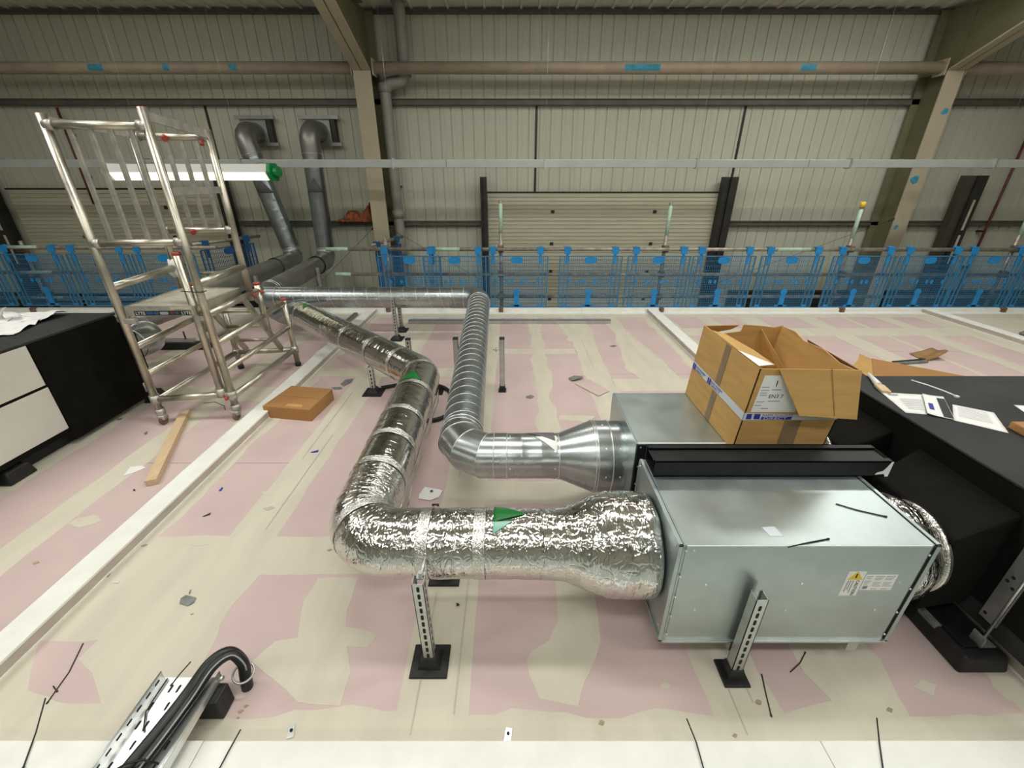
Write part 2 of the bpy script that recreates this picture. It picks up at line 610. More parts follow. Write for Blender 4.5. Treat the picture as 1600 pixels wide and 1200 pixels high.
# trowel ridges left along the joints and a few brown stains
mat('filler_ridge', (0.53, 0.48, 0.38), 0.85, var=0.1, vscale=9)
mat('stain', (0.40, 0.33, 0.22), 0.85, var=0.2, vscale=30)
for x, ya, yb in [(-0.345, 0.80, 1.35), (-0.205, 0.86, 1.45), (-0.335, 2.2, 3.6), (0.80, 0.80, 1.02), (0.87, 0.9, 1.2), (-1.33, 1.75, 2.7), (-1.42, 2.4, 3.4), (0.82, 3.9, 4.8)]:
    MB().add([(x - 0.0022, ya, 0.0026), (x + 0.0022, ya, 0.0026), (x + 0.0035, yb, 0.0026), (x - 0.001, yb, 0.0026)], [(0, 1, 2, 3)]).build('filler_ridge', 'filler_ridge', floor, solid=0.0006)
for k, (px, py, w) in enumerate([(1185, 1098, .022), (1390, 1110, .026), (225, 853, .03), (376, 1112, .02), (384, 1104, .018), (372, 1122, .014), (1148, 1150, .02), (940, 1130, .02), (56, 880, .03), (420, 795, .06), (300, 960, .02), (515, 860, .03)]):
    c = P(px, py)
    patch([(c.x - w / 2, c.y), (c.x, c.y - w * .3), (c.x + w / 2, c.y + w * .1), (c.x + w * .1, c.y + w * .35)], m='stain' if k not in (9,) else 'filler_ridge', name='stain', seed=90 + k, jit=0.006, sub=0.006)

# white boxed upstands (ribs) over the deck and the kerbs along its edges
H_R = 0.066
for i, (x0, x1) in enumerate([(-2.052, -1.927), (1.925, 2.05), (5.84, 5.965)]):
    t = sthing('trim_%d' % (i + 1), ['white boxed rib across the deck left of the ducts', 'white boxed rib running under the open cardboard box side',
                                     'white boxed rib on the far right of the deck'][i], 'rib', (x0, 0.7, 0))
    MB().box(x0, x1, 0.72, 5.95, 0, H_R - 0.013).build('rib_side', 'board_edge', t)
    MB().box(x0 - 0.003, x1 + 0.003, 0.72, 5.95, H_R - 0.0128, H_R).build('rib_cap', 'white_board', t, bevel=0.002)
    s = 1 if i == 0 else -1
    xe = x1 if s > 0 else x0
    MB().box(min(xe, xe + s * 0.004), max(xe, xe + s * 0.004), 0.72, 5.95, 0, 0.010).build('rib_bead', 'white_board', t)
k = sthing('trim_4', 'white board kerb along the near edge of the deck', 'kerb', (0, 0.65, 0))
for i in range(9):
    MB().box(-9 + i * 2 + 0.001, -7 + i * 2 - 0.001, 0.63, 0.757, 0, 0.060 + 0.0015 * (i % 2)).build('kerb_board', 'white_board', k, bevel=0.003)
k = sthing('trim_5', 'white board kerb under the blue barriers', 'kerb', (0, 6.0, 0))
for i in range(9):
    MB().box(-9 + i * 2 + 0.001, -7 + i * 2 - 0.001, 5.965, 6.05, 0, 0.05 + 0.002 * (i % 2)).build('kerb_board', 'white_board', k, bevel=0.003)
MB().box(-9, 9, 5.87, 5.962, 0, 0.012).build('bottom_bead', 'white_board', k)

# ------------------------------------------------------------------ far wall with profiled liner sheets
YW = 7.9
wall = sthing('wall_back', 'cream ribbed metal liner wall', 'wall', (0, YW, -1.2))


def rib_profile(w, pitch, depth=0.024, wide=0.034):
    pts = [(0, 0)]
    n = int(round(w / pitch))
    for i in range(n):
        c = (i + 0.5) * pitch
        pts += [(c - wide / 2, 0), (c - wide * 0.26, depth), (c + wide * 0.26, depth), (c + wide / 2, 0)]
        c2 = c + pitch * 0.36
        pts += [(c2 - 0.006, 0), (c2, 0.003), (c2 + 0.006, 0)]
    pts.append((w, 0))
    return sorted(pts)


SW, PITCHR = 1.05, 0.175
prof = rib_profile(SW, PITCHR, 0.016, 0.022)
z0, z1 = -1.2, 3.9
mb = MB()
for a, b in zip(prof[:-1], prof[1:]):
    mb.add([(a[0], a[1], 0), (b[0], b[1], 0), (b[0], b[1], z1 - z0), (a[0], a[1], z1 - z0)], [(0, 1, 2, 3)])
# lap joint at the sheet edge
mb.add([(0, -0.004, 0), (0.03, -0.004, 0), (0.03, -0.004, z1 - z0), (0, -0.004, z1 - z0)], [(0, 1, 2, 3)])
first = None
for i in range(20):
    x = -10.5 + i * SW
    if first is None:
        m0 = MB()
        m0.v = [v + Vector((x, YW, z0)) for v in mb.v]
        m0.f, m0.s = mb.f, mb.s
        first = m0.build('liner_sheet', 'liner', wall)
        ofs = first
    else:
        c = first.copy()
        COL.objects.link(c)
        c.location = (x + 10.5, 0, 0)
MB().box(-10.6, 10.6, YW + 0.05, YW + 0.12, -1.25, 4.0).build('outer_skin', 'dark_steel', wall)
# girts (dark horizontal rails on the wall)
for z, y, h, xs in [(2.80, 7.80, 0.085, [(-10.5, 10.5)]), (1.045, 7.80, 0.075, [(-10.5, -8.82), (-4.66, -0.53), (3.67, 10.5)]), (3.90, 7.84, 0.04, [(-10.5, 10.5)])]:
    for xa, xb in xs:
        MB().box(xa, xb, y, y + 0.09, z - h / 2, z + h / 2).build('wall_rail', 'girt', wall, bevel=0.006)
        MB().box(xa, xb, y - 0.02, y + 0.002, z + h / 2 - 0.012, z + h / 2).build('rail_lip', 'girt', wall)
MB().box(4.0, 10.5, YW - 0.10, YW - 0.01, -1.2, -0.12).build('dark_base_band', 'dark_steel', wall)  # dark band along the foot of the wall
MB().box(-10.5, -4.7, YW - 0.10, YW - 0.01, -1.2, -0.16).build('dark_base_band', 'dark_steel', wall)
# dark joints (narrow flashing) between liner fields
for x, za, zb in [(0.385, 1.52, 2.76), (3.655, 1.7, 2.76), (-4.80, 1.6, 2.76)]:
    MB().box(x - 0.018, x + 0.018, YW - 0.012, YW + 0.01, za, zb).build('flashing_strip', 'dark_steel', wall)

# ------------------------------------------------------------------ roof
roof = sthing('ceiling', 'pale ribbed roof sheeting sloping up from the eaves', 'roof', (0, YW, 3.92))
RS = 0.105
rp = rib_profile(SW, 0.2625, 0.03, 0.05)
L = 14.9
mb = MB()
for a, b in zip(rp[:-1], rp[1:]):
    mb.add([(a[0], 0, -a[1]), (b[0], 0, -b[1]), (b[0], -L, L * RS - b[1]), (a[0], -L, L * RS - a[1])], [(0, 1, 2, 3)])
first = None
for i in range(20):
    x = -10.5 + i * SW
    if first is None:
        m0 = MB()
        m0.v = [v + Vector((x, YW, 3.95)) for v in mb.v]
        m0.f, m0.s = mb.f, mb.s
        first = m0.build('roof_sheet', 'liner_roof', roof)
    else:
        c = first.copy()
        COL.objects.link(c)
        c.location = (x + 10.5, 0, 0)
for y in (6.0, 4.2, 2.2, 0.2, -2):
    z = 3.95 + (YW - y) * RS - 0.10
    MB().box(-10.5, 10.5, y - 0.03, y + 0.03, z - 0.06, z + 0.06).build('purlin', 'girt', roof)

# ------------------------------------------------------------------ the rest of the hall (behind and beside the photographer)
for nm, lab, bx in [('wall_left', 'cream ribbed metal wall on the left side of the hall', (-10.62, -10.5, -7.0, 8.0, -2.7, 5.6)),
                    ('wall_right', 'cream ribbed metal wall on the right side of the hall', (10.5, 10.62, -7.0, 8.0, -2.7, 5.6)),
                    ('wall_front', 'cream metal wall behind the photographer', (-10.6, 10.6, -7.12, -7.0, -2.7, 5.7))]:
    w_ = sthing(nm, lab, 'wall', (bx[0], bx[2], bx[4]))
    MB().box(*bx).build('liner_field', 'liner', w_)
    for zr in (1.0, 2.8):
        if nm == 'wall_front':
            MB().box(-10.5, 10.5, -7.0, -6.92, zr - 0.05, zr + 0.05).build('wall_rail', 'girt', w_)
        else:
            xr = -10.5 if nm == 'wall_left' else 10.42
            MB().box(xr, xr + 0.08, -7.0, 7.7, zr - 0.05, zr + 0.05).build('wall_rail', 'girt', w_)
gf = sthing('floor_2', 'grey warehouse ground floor below the deck', 'floor', (0, 0, -2.75))
MB().box(-10.6, 10.6, -7.0, 8.0, -2.8, -2.7).build('slab', 'scrap_grey', gf)
wd = sthing('floor_3', 'grey green walkway deck the photographer stands on', 'floor', (0, -1.0, -0.2))
for i in range(8):
    MB().box(-9.4, 9.4, -3.0 + i * 0.45, -2.56 + i * 0.45, -0.16, -0.10).build('walkway_board', 'walkway', wd)

# ------------------------------------------------------------------ steel frames


def steel_frame(name, label, x0, x1, yf, patches):
    t = sthing(name, label, 'column', ((x0 + x1) / 2, yf, -1.2))
    xm = (x0 + x1) / 2
    zt = 4.0
    MB().box(x0, x1, yf, yf + 0.022, -1.2, 3.11).build('front_flange', 'column_paint', t, bevel=0.003)
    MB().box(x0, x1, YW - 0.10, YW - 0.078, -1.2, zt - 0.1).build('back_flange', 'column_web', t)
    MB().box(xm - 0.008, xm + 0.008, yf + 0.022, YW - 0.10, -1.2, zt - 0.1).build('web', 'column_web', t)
    # haunched rafter: bottom flange rising towards the middle of the hall
    q = [(yf, 3.11), (6.2, 3.545), (4.9, 3.93), (-3.0, 4.70)]
    mbf = MB()
    for (ya, za), (yb, zb) in zip(q[:-1], q[1:]):
        mbf.add([(x0, ya, za), (x1, ya, za), (x1, yb, zb), (x0, yb, zb), (x0, ya, za + 0.022), (x1, ya, za + 0.022), (x1, yb, zb + 0.022), (x0, yb, zb + 0.022)],
                [(0, 1, 2, 3), (7, 6, 5, 4), (0, 4, 5, 1), (2, 6, 7, 3), (0, 3, 7, 4), (1, 5, 6, 2)])
    mbf.build('rafter_flange', 'column_paint', t)
    top = [(y, 3.95 + (YW - y) * RS - 0.16) for y in (-3.0, yf)]
    pts = [(xm - 0.008, y, z) for y, z in q] + [(xm - 0.008, y, z) for y, z in top]
    MB().prism(pts, (0.016, 0, 0)).build('rafter_web', 'column_web', t)
    MB().prism([(x0, top[1][0], top[1][1]), (x0, top[0][0], top[0][1]), (x0, top[0][0], top[0][1] + 0.02), (x0, top[1][0], top[1][1] + 0.02)],
               (x1 - x0, 0, 0)).build('rafter_top_flange', 'column_web', t)
    MB().prism([(x0, yf + 0.02, 3.10), (x0, YW - 0.1, 3.10), (x0, YW - 0.1, 3.12), (x0, yf + 0.02, 3.12)], (x1 - x0, 0, 0)).build('stiffener', 'column_web', t)
    for k, (zc, s, xo, side) in enumerate(patches):
        rr = random.Random(k + int(zc * 100))
        if side:
            pts = [(x0 - 0.001, yf + 0.011 + 0.0 * i, zc) for i in range(3)]
        a = [(xm + xo + s * math.cos(j * 0.9) * (0.6 + 0.6 * rr.random()), yf - 0.0015, zc + s * 0.9 * math.sin(j * 0.9) * (0.6 + 0.7 * rr.random())) for j in range(7)]
        MB().prism(a, (0, 0.0014, 0)).build('paint_mark', 'blue_paint', t)
    return t


steel_frame('steel_column', 'tan painted steel column and rafter behind the wall ducts', -2.252, -2.0, 7.35, [])
steel_frame('steel_column', 'tan steel column marked with blue paint on the right', 6.155, 6.40, 7.35,
            [(2.62, 0.06, 0.05, 0), (1.72, 0.07, -0.03, 0), (1.92, 0.035, -0.04, 0), (1.02, 0.04, -0.06, 0)])

# tubular eaves ties
for lab, xa, xb in [('tan tubular tie beam left of the first column', -10.4, -2.27), ('long tan tubular tie beam between the two columns', -1.98, 6.14),
                    ('tan tubular tie beam right of the blue-marked column', 6.42, 10.4)]:
    t = tag(thing('tie_beam', lab, 'beam', (xa, 7.46, 3.16)), lab, 'beam')
    t['kind'] = 'structure'
    MB().cyl((xa, 7.46, 3.16), (xb, 7.46, 3.16), 0.078, 20).build('tube', 'tube_tan', t)
    for xe, s in ((xa, 1), (xb, -1)):
        MB().box(min(xe, xe + s * 0.015), max(xe, xe + s * 0.015), 7.36, 7.56, 3.06, 3.26).build('end_plate', 'column_paint', t)
    marks = {-10.4: [(-5.9, .12), (-3.95, .06), (-4.9, .05)], -1.98: [(1.85, .28), (4.2, .12)], 6.42: []}[xa]
    for mx, ml in marks:
        MB().grid(lambda u, v, mx=mx, ml=ml: (mx + (u - .5) * ml * 1.8, 7.46 - math.cos(R(-35 + 60 * v)) * 0.0790, 3.16 + math.sin(R(-35 + 60 * v)) * 0.0790), 4, 5).build('paint_mark', 'blue_paint', t)

# ------------------------------------------------------------------ sectional doors in the wall


def sectional_door(idx, label, x0, x1, ztop, hs, y):
    t = sthing('door_%d' % idx, label, 'door', ((x0 + x1) / 2, y, -1.2))
    z = ztop
    for j, h in enumerate(hs):
        MB().box(x0, x1, y, y + 0.04, z - h + 0.0015, z).build('door_panel', 'door_panel', t, bevel=0.003)
        mbr = MB()
        zz = z - 0.05
        while zz > z - h + 0.03:
            mbr.box(x0 + 0.01, x1 - 0.01, y - 0.009, y + 0.001, zz - 0.006, zz + 0.006)
            zz -= 0.062
        mbr.build('panel_ribs', 'door_panel', t)['kind'] = 'stuff'
        for fx in (0.28, 0.72):
            xx = x0 + (x1 - x0) * fx
            MB().box(xx - 0.03, xx + 0.03, y - 0.012, y, z - h + 0.0, z - h + 0.05).build('hinge', 'dark_steel', t, bevel=0.004)
        z -= h
    MB().box(x0 - 0.02, x1 + 0.02, y - 0.004, y + 0.03, ztop, ztop + 0.025).build('top_seal', 'dark_steel', t)
    return t


sectional_door(1, 'cream sectional door behind the blue barriers', -0.41, 3.52, 1.515, [0.31, 0.52, 0.47, 0.5, 0.5], 7.80)
sectional_door(2, 'cream sectional door behind the scaffold tower', -8.4, -4.85, 1.57, [0.30, 0.47, 0.47, 0.5, 0.5], 7.80)
for nm, lab, xa, xb, zt, m in [('door_post', 'dark steel post on the left of the middle door', -0.52, -0.415, 1.76, 'dark_steel'),
                               ('door_post', 'dark steel post on the right of the middle door', 3.44, 3.65, 1.76, 'dark_steel'),
                               ('door_post', 'dark steel post on the right of the left door', -4.84, -4.68, 1.76, 'dark_steel'),
                               ('door_post', 'dark slotted steel post near the right column', 7.36, 7.66, 1.78, 'brown_steel'),
                               ('door_post', 'dark slotted steel post at the far left edge', -8.80, -8.52, 1.78, 'dark_steel')]:
    t = sthing(nm, lab, 'post', ((xa + xb) / 2, 7.70, -1.2))
    xm = (xa + xb) / 2
    MB().box(xa, xa + (xb - xa) * 0.45, 7.66, 7.80, -1.2, zt).build('post_web', m, t, bevel=0.004)
    MB().box(xa + (xb - xa) * 0.45, xb, 7.62, 7.80, -1.2, zt).build('track', 'dark_steel', t, bevel=0.004)
    if xa > 4 or xa < -6:
        for z in (1.0, 0.45):
            MB().box(xm + 0.05, xm + 0.085, 7.612, 7.622, z - 0.05, z + 0.42).build('light_slot', 'liner', t)

# ------------------------------------------------------------------ services on the wall
t = thing('downpipe', 'grey plastic rainwater downpipe behind the left column', 'pipe', (-1.90, 7.65, -1.2))
MB().tube(fillet_path([(-1.58, 7.65, 3.95), (-1.58, 7.65, 3.04), (-1.90, 7.65, 3.00), (-1.90, 7.65, -1.2)], [0.14, 0.14]), 0.085, 16).build('pipe', 'grey_pvc', t)
for z in (2.95, 1.20, 0.6, 3.15):
    x = -1.90 if z < 3 else -1.58
    MB().cyl((x, 7.65, z - 0.06), (x, 7.65, z + 0.06), 0.096, 16).build('socket', 'grey_pvc', t)
MB().box(-1.97, -1.83, 7.70, 7.87, 1.6, 1.63).build('bracket', 'dark_steel', t)
for lab, x, za, zb in [('dark red conduit running down the left wall', -7.0, 1.35, 2.72), ('dark red conduit running down the right wall', 8.12, -0.1, 2.72)]:
    t = thing('conduit_pipe', lab, 'conduit', (x, 7.76, za))
    MB().tube([(x, 7.76, za), (x, 7.76, zb)], 0.019, 8).build('pipe', 'red_conduit', t)
    for z in (za + 0.4, za + 1.0):
        MB().box(x - 0.03, x + 0.03, 7.76, 7.88, z, z + 0.03).build('clip', 'dark_steel', t)
t = thing('foam_lump', 'orange brown foam wedged on the wall rail beside the column', 'foam', (-2.6, 7.74, 1.085))
rr = random.Random(3)
pts = []
prof2 = [(-2.93, 0.02), (-2.80, 0.06), (-2.74, 0.16), (-2.60, 0.17), (-2.52, 0.12), (-2.42, 0.22), (-2.38, 0.27), (-2.36, 0.30), (-2.335, 0.02)]
MB().grid(lambda u, v: (lambda a, b, f: (a[0] + (b[0] - a[0]) * f + 0.015 * noise.noise(Vector((u * 30, v * 9, 1))),
                                         7.70 + 0.08 * math.cos(v * math.pi) + 0.02 * noise.noise(Vector((u * 20, v * 12, 5))),
                                         1.085 + (a[1] + (b[1] - a[1]) * f) * math.sin(v * math.pi) ** 0.6 + 0.02 * noise.noise(Vector((u * 25, v * 14, 9)))))(
    prof2[min(7, int(u * 7.999))], prof2[min(8, int(u * 7.999) + 1)], (u * 7.999) % 1.0), 40, 10).build('foam', 'foam_orange', t)

# long suspended trunking and the lamp hung from it
t = thing('cable_trunking', 'pale grey cable trunking hung across the hall', 'trunking', (0, 6.6, 1.9))
MB().box(-9.4, -0.9, 6.56, 6.64, 1.865, 1.965).build('trunking_length', 'trunking', t, bevel=0.004)
MB().box(-0.896, 4.05, 6.56, 6.64, 1.865, 1.965).build('trunking_length', 'trunking', t, bevel=0.004)
MB().box(4.055, 9.4, 6.56, 6.64, 1.865, 1.965).build('trunking_length', 'trunking', t, bevel=0.004)
for x in (-7.4, -5.0, -3.7, -1.62, 0.45, 2.53, 4.62, 6.6, 8.3):
    mbh = MB()
    mbh.box(x - 0.012, x + 0.012, 6.545, 6.655, 1.852, 1.98)
    mbh.build('hanger_clip', 'zinc', t)
    MB().cyl((x, 6.6, 1.97), (x, 6.6, 4.05), 0.0015, 5).build('hanger_wire', 'zinc', t)

t = thing('linear_lamp', 'lit white linear lamp with green end caps under the trunking', 'lamp', (-4.2, 6.3, 1.75))
pr_ = [(6.22, 1.90), (6.38, 1.90), (6.43, 1.80), (6.36, 1.71), (6.24, 1.71), (6.17, 1.80)]
MB().prism([(-5.24, y, z) for y, z in pr_], (2.06, 0, 0)).build('housing', 'lamp_white', t)
MB().add([(-5.22, 6.166, 1.80), (-3.20, 6.166, 1.80), (-3.20, 6.236, 1.708), (-5.22, 6.236, 1.708), (-3.20, 6.364, 1.708), (-5.22, 6.364, 1.708)],
         [(0, 3, 2, 1), (3, 5, 4, 2)]).build('diffuser', 'lamp_glow', t)
for xa in (-5.29, -3.18):
    MB().prism([(xa, y + (y - 6.3) * 0.12, z + (z - 1.805) * 0.12) for y, z in pr_], (0.05, 0, 0)).build('end_cap', 'green_plastic' if xa > -4 else 'lamp_white', t, bevel=0.008)
    MB().prism([(xa + (0.05 if xa > -4 else -0.06), 6.30 + 0.09 * math.cos(R(a)), 1.81 + 0.07 * math.sin(R(a))) for a in range(0, 360, 30)], (0.06, 0, 0)).build('cap_nose', 'green_plastic' if xa > -4 else 'lamp_white', t, bevel=0.01)
for x in (-4.9, -3.4):
    MB().cyl((x, 6.3, 1.895), (x, 6.56, 1.93), 0.004, 6).build('hook', 'zinc', t)


# ================================================================== DUCTS
def ring(mb, c, axis, Rr, r, n=28, m=6):
    c, axis = Vector(c), Vector(axis).normalized()
    u = axis.cross(Vector((0, 0, 1)))
    if u.length < 0.1:
        u = Vector((1, 0, 0))
    u.normalize()
    w = axis.cross(u)
    pts = [c + (u * math.cos(2 * math.pi * i / n) + w * math.sin(2 * math.pi * i / n)) * Rr for i in range(n)]
    mb.tube(pts, r, m, closed=True)
    return mb


def cut(path, a, b):
    """piece of a dense path between arc lengths a and b"""
    out, S = [], 0.0
    for i, p in enumerate(path):
        if i:
            S += (p - path[i - 1]).length
        if a - 1e-6 <= S <= b + 1e-6:
            out.append(p)
    return out


def plen(path):
    return sum((b - a).length for a, b in zip(path[:-1], path[1:]))


def at_s(path, s):
    S = 0.0
    for a, b in zip(path[:-1], path[1:]):
        d = (b - a).length
        if S + d >= s:
            return a.lerp(b, (s - S) / d), (b - a).normalized()
        S += d
    return path[-1], (path[-1] - path[-2]).normalized()


def arrow_patch(c0, xdir, side, up, r, L, t0, t1, ta, m, parent, name='flow_arrow', nu=10, nv=10):
    """triangle label wrapped on a pipe: base between angles t0 and t1, apex at angle ta a length L on along xdir"""
    c0, xdir, side, up = Vector(c0), Vector(xdir), Vector(side), Vector(up)

    def fn(u, v):
        a0, a1 = t0 + (ta - t0) * u, t1 + (ta - t1) * u
        t = R(a0 + (a1 - a0) * v)
        return c0 + xdir * (L * u) + (side * math.cos(t) + up * math.sin(t)) * r
    mb = MB().grid(fn, nu, nv)
    mb.f = [tuple(f) for f in mb.f]
    return mb.build(name, m, parent, solid=0.0012)


# ---- near duct, wrapped in foil-faced insulation
ZD = 0.386
ins = thing('insulated_duct', 'crinkled silver foil insulated duct zigzagging across the deck', 'duct', (-0.3, 1.28, 0.24))
path = fillet_path([(0.12, 1.28, ZD), (-0.640, 1.28, ZD), (-0.672, 2.93, ZD), (-2.30, 4.56, ZD)], [0.175, 0.24], step=0.012, seg=26)
LT = plen(path)
seams = [0.245, 0.46, 0.76, 1.08, 1.33, 1.60, 1.95, 2.30, 2.62, 3.0, 3.45, LT - 0.10]


def ins_r(off, wob=1.0):
    def f(S, a, r):
        s = S + off
        q = r * (1 + wob * (0.016 * noise.noise(Vector((s * 5.5, math.cos(a) * 1.6, math.sin(a) * 1.6)))
                            + 0.012 * noise.noise(Vector((s * 26, math.cos(a) * 3.2, math.sin(a) * 3.2 + 7)))))
        for sm in seams:
            d = abs(s - sm)
            if d < 0.03:
                q -= 0.005 * (1 - d / 0.03)
        return q
    return f


edges = [0.0, 0.46, 1.08, 1.95, 2.62, 3.45, LT]
kinds = ['duct_section', 'elbow', 'duct_section', 'elbow', 'duct_section', 'duct_section']
for a, b, k in zip(edges[:-1], edges[1:], kinds):
    p = cut(path, a - (0.004 if a else 0), b + 0.012)
    MB().tube(p, 0.135, 60, caps=(b == LT or a == 0), rfun=ins_r(a), uvs=True).build(k, 'foil' if a < 1.0 else 'foil_smooth', ins)
# reducer up to the fan unit
rp_ = [Vector((0.552 - 0.012 * i, 1.28, ZD - 0.004)) for i in range(38)]
rad = []
for q in rp_:
    x = q.x
    t_ = min(1, max(0, (x - 0.165) / (0.40 - 0.165)))
    t_ = t_ * t_ * (3 - 2 * t_)
    rr_ = 0.136 + 0.068 * t_ - (0.02 * max(0, (x - 0.53) / 0.022) ** 2)
    rad.append(rr_)


def red_r(S, a, r):
    return r * (1 + 0.022 * noise.noise(Vector((S * 9, math.cos(a) * 2, math.sin(a) * 2))) + 0.020 * noise.noise(Vector((S * 30, math.cos(a) * 4, math.sin(a) * 4))))


MB().tube(rp_, rad, 72, caps=True, rfun=red_r, uvs=True).build('reducer', 'foil', ins)
# foil tape bands over the seams
for sm in seams:
    c, d = at_s(path, sm)
    mb = MB().tube([c - d * 0.022, c - d * 0.008, c + d * 0.008, c + d * 0.022], 0.1352, 48, caps=False,
                   rfun=lambda S, a, r, sm=sm: r + 0.0015 + 0.0016 * noise.noise(Vector((S * 60 + sm * 9, math.cos(a) * 9, math.sin(a) * 9))), uvs=True)
    mb.build('tape_band', 'foil_tape', ins)
arrow_patch((-0.072, 1.28, ZD), (1, 0, 0), (0, -1, 0), (0, 0, 1), 0.1385, 0.125, 78, 130, 95, 'arrow_green', ins)
arrow_patch((-0.072, 1.28, ZD), (1, 0, 0), (0, -1, 0), (0, 0, 1), 0.1380, 0.075, 58, 79, 80, 'arrow_mint', ins)
c, d = at_s(path, 2.02)
arrow_patch(c - d * 0.04, d, Vector((d.y, -d.x, 0)) * -1, (0, 0, 1), 0.1385, 0.12, 50, 120, 88, 'arrow_green', ins)
c, d = at_s(path, LT - 0.26)
arrow_patch(c, d, Vector((d.y, -d.x, 0)) * -1, (0, 0, 1), 0.1385, 0.13, 60, 110, 88, 'arrow_green', ins)
# foil strip added as the floor's reflection on the duct's lower right side
MB().grid(lambda u, v: (-0.642 - 0.02 * u + 0.125 + 0.006 * math.sin(u * 23) * v + 0.006 * v, 1.55 + 1.25 * u,
                        ZD - 0.055 - v * (0.055 + 0.012 * math.sin(u * 11))), 50, 4).build('reflection_strip', 'foil_smooth', ins, solid=0.0008)
# bare continuation at the far end
c, d = at_s(path, LT)
bp_ = fillet_path([c - d * 0.03, c + Vector((-0.16, 0.16, -0.01)), c + Vector((-0.46, 0.46, -0.16)), c + Vector((-0.75, 0.75, -0.16))], [0.25, 0.25], step=0.03, seg=6)
MB().tube(bp_, 0.098, 28).build('bare_end', 'galv_spiral', ins)

# ---- spiral duct behind it
spi = thing('spiral_duct', 'bare ribbed spiral steel duct with segmented elbow and reducer', 'duct', (-0.28, 1.9, 0.25))
YS, ZS, RD = 1.90, 0.374, 0.120


def helix(pitch, amp, off=0.0):
    def f(S, a, r):
        ph = ((S + off) / pitch - a / (2 * math.pi)) % 1.0
        return r + (amp if ph < 0.09 else 0.0)
    return f


def seam_helix(a, b, r, pitch, w, parent):
    """folded lock seam winding round the duct"""
    d = (b - a)
    L_ = d.length
    d.normalize()
    u = d.cross(Vector((0, 0, 1))).normalized()
    v = d.cross(u)
    n = int(L_ / pitch * 20)
    pts = [a + d * (L_ * i / n) + (u * math.cos(i / 20 * 2 * math.pi) + v * math.sin(i / 20 * 2 * math.pi)) * (r + 0.001) for i in range(n + 1)]
    return MB().tube(pts, w, 5).build('lock_seam', 'zinc_bright', parent)


def beads(specs, parent, m='zinc_bright', name='swage_bead', seg=40):
    for c, ax, R0, r0 in specs:
        q = MB()
        ring(q, c, ax, R0, r0, seg)
        q.build(name, m, parent)


mbc = MB()
mbc.tube([(0.574, YS, ZS), (0.49, YS, ZS)], 0.186, 56, caps=False)
mbc.build('spigot', 'galv_duct', spi)
MB().tube([(0.505, YS, ZS), (0.428, YS, ZS)], 0.189, 56, caps=False).build('collar', 'galv_duct', spi)
MB().tube([(0.430, YS, ZS), (0.415, YS, ZS), (0.25, YS, ZS), (0.235, YS, ZS)], [0.188, 0.187, 0.122, 0.1205], 56, caps=False).build('reducer', 'galv_duct', spi)
MB().tube([(0.245, YS, ZS), (0.155, YS, ZS), (0.15, YS, ZS), (0.145, YS, ZS), (0.055, YS, ZS), (0.05, YS, ZS), (0.045, YS, ZS), (-0.03, YS, ZS)],
          [RD, RD, RD + 0.0015, RD, RD, RD + 0.0015, RD, RD], 48, caps=False).build('straight_section', 'galv_duct', spi)
MB().tube([(-0.025, YS, ZS), (-0.10, YS, ZS)], RD + 0.0015, 48, caps=False).build('elbow_collar', 'galv_duct', spi)
beads([((x, YS, ZS), (1, 0, 0), q, 0.0035) for x, q in ((0.50, 0.189), (0.43, 0.189), (0.418, 0.1885), (0.243, 0.1215), (-0.027, 0.122), (0.572, 0.187))], spi, seg=48)
mbs = MB()
for x, q in ((0.465, 0.189), (0.535, 0.186), (0.22, RD), (-0.01, RD)):
    for a in range(0, 360, 45):
        n_ = Vector((0, -math.cos(R(a)), math.sin(R(a))))
        mbs.cyl(Vector((x, YS, ZS)) + n_ * (q - 0.002), Vector((x, YS, ZS)) + n_ * (q + 0.003), 0.0045, 8)
mbs.build('screws', 'zinc_bright', spi)['kind'] = 'stuff'
RE = 0.20
cen = Vector((-0.09, YS + RE, ZS))
gp = [Vector((-0.095, YS, ZS))] + [cen + Vector((-RE * 1.035 * math.sin(R(a)), -RE * 1.035 * math.cos(R(a)), 0)) for a in (15, 45, 75)] + [Vector((-0.09 - RE, YS + RE, ZS))]
# each gore is one flat-sided segment mitred to its neighbours
tang = []
for i in range(len(gp)):
    a = gp[max(0, i - 1)]
    b = gp[min(len(gp) - 1, i + 1)]
    tang.append((b - a).normalized())
tang[0], tang[-1] = Vector((-1, 0, 0)), Vector((0, 1, 0))
for i in range(len(gp) - 1):
    mbg = MB()
    n = 48
    vs = []
    ax = (gp[i + 1] - gp[i]).normalized()
    for j, tt in ((i, tang[i]), (i + 1, tang[i + 1])):
        up = Vector((0, 0, 1))
        sd = tt.cross(up).normalized()
        k = 1.0 / max(0.8, abs(ax.dot(tt)))
        for q in range(n):
            aa = 2 * math.pi * q / n
            vs.append(gp[j] + sd * math.cos(aa) * RD * k + up * math.sin(aa) * RD)
    mbg.add(vs, [(q, (q + 1) % n, n + (q + 1) % n, n + q) for q in range(n)], True)
    mbg.build('elbow_gore', 'galv_duct', spi)
beads([(gp[i], tang[i], RD + 0.001, 0.003) for i in range(len(gp))], spi, name='gore_seam', seg=48)
E0, E1 = Vector((-0.29, 2.10, ZS)), Vector((-0.372, 4.74, 0.455))
npt = int((E1 - E0).length / 0.0095)
MB().tube([E0.lerp(E1, i / npt) for i in range(npt + 1)], RD, 40, caps=False, rfun=helix(0.105, 0.002)).build('spiral_section', 'galv_spiral', spi)
seam_helix(E0, E1, RD, 0.105, 0.0025, spi)
RF = 0.15
e = fillet_path([E1 + Vector((0, -0.02, 0)), (-0.376, 4.97, 0.46), (-0.72, 4.97, 0.462)], [RF], step=0.03, seg=8)
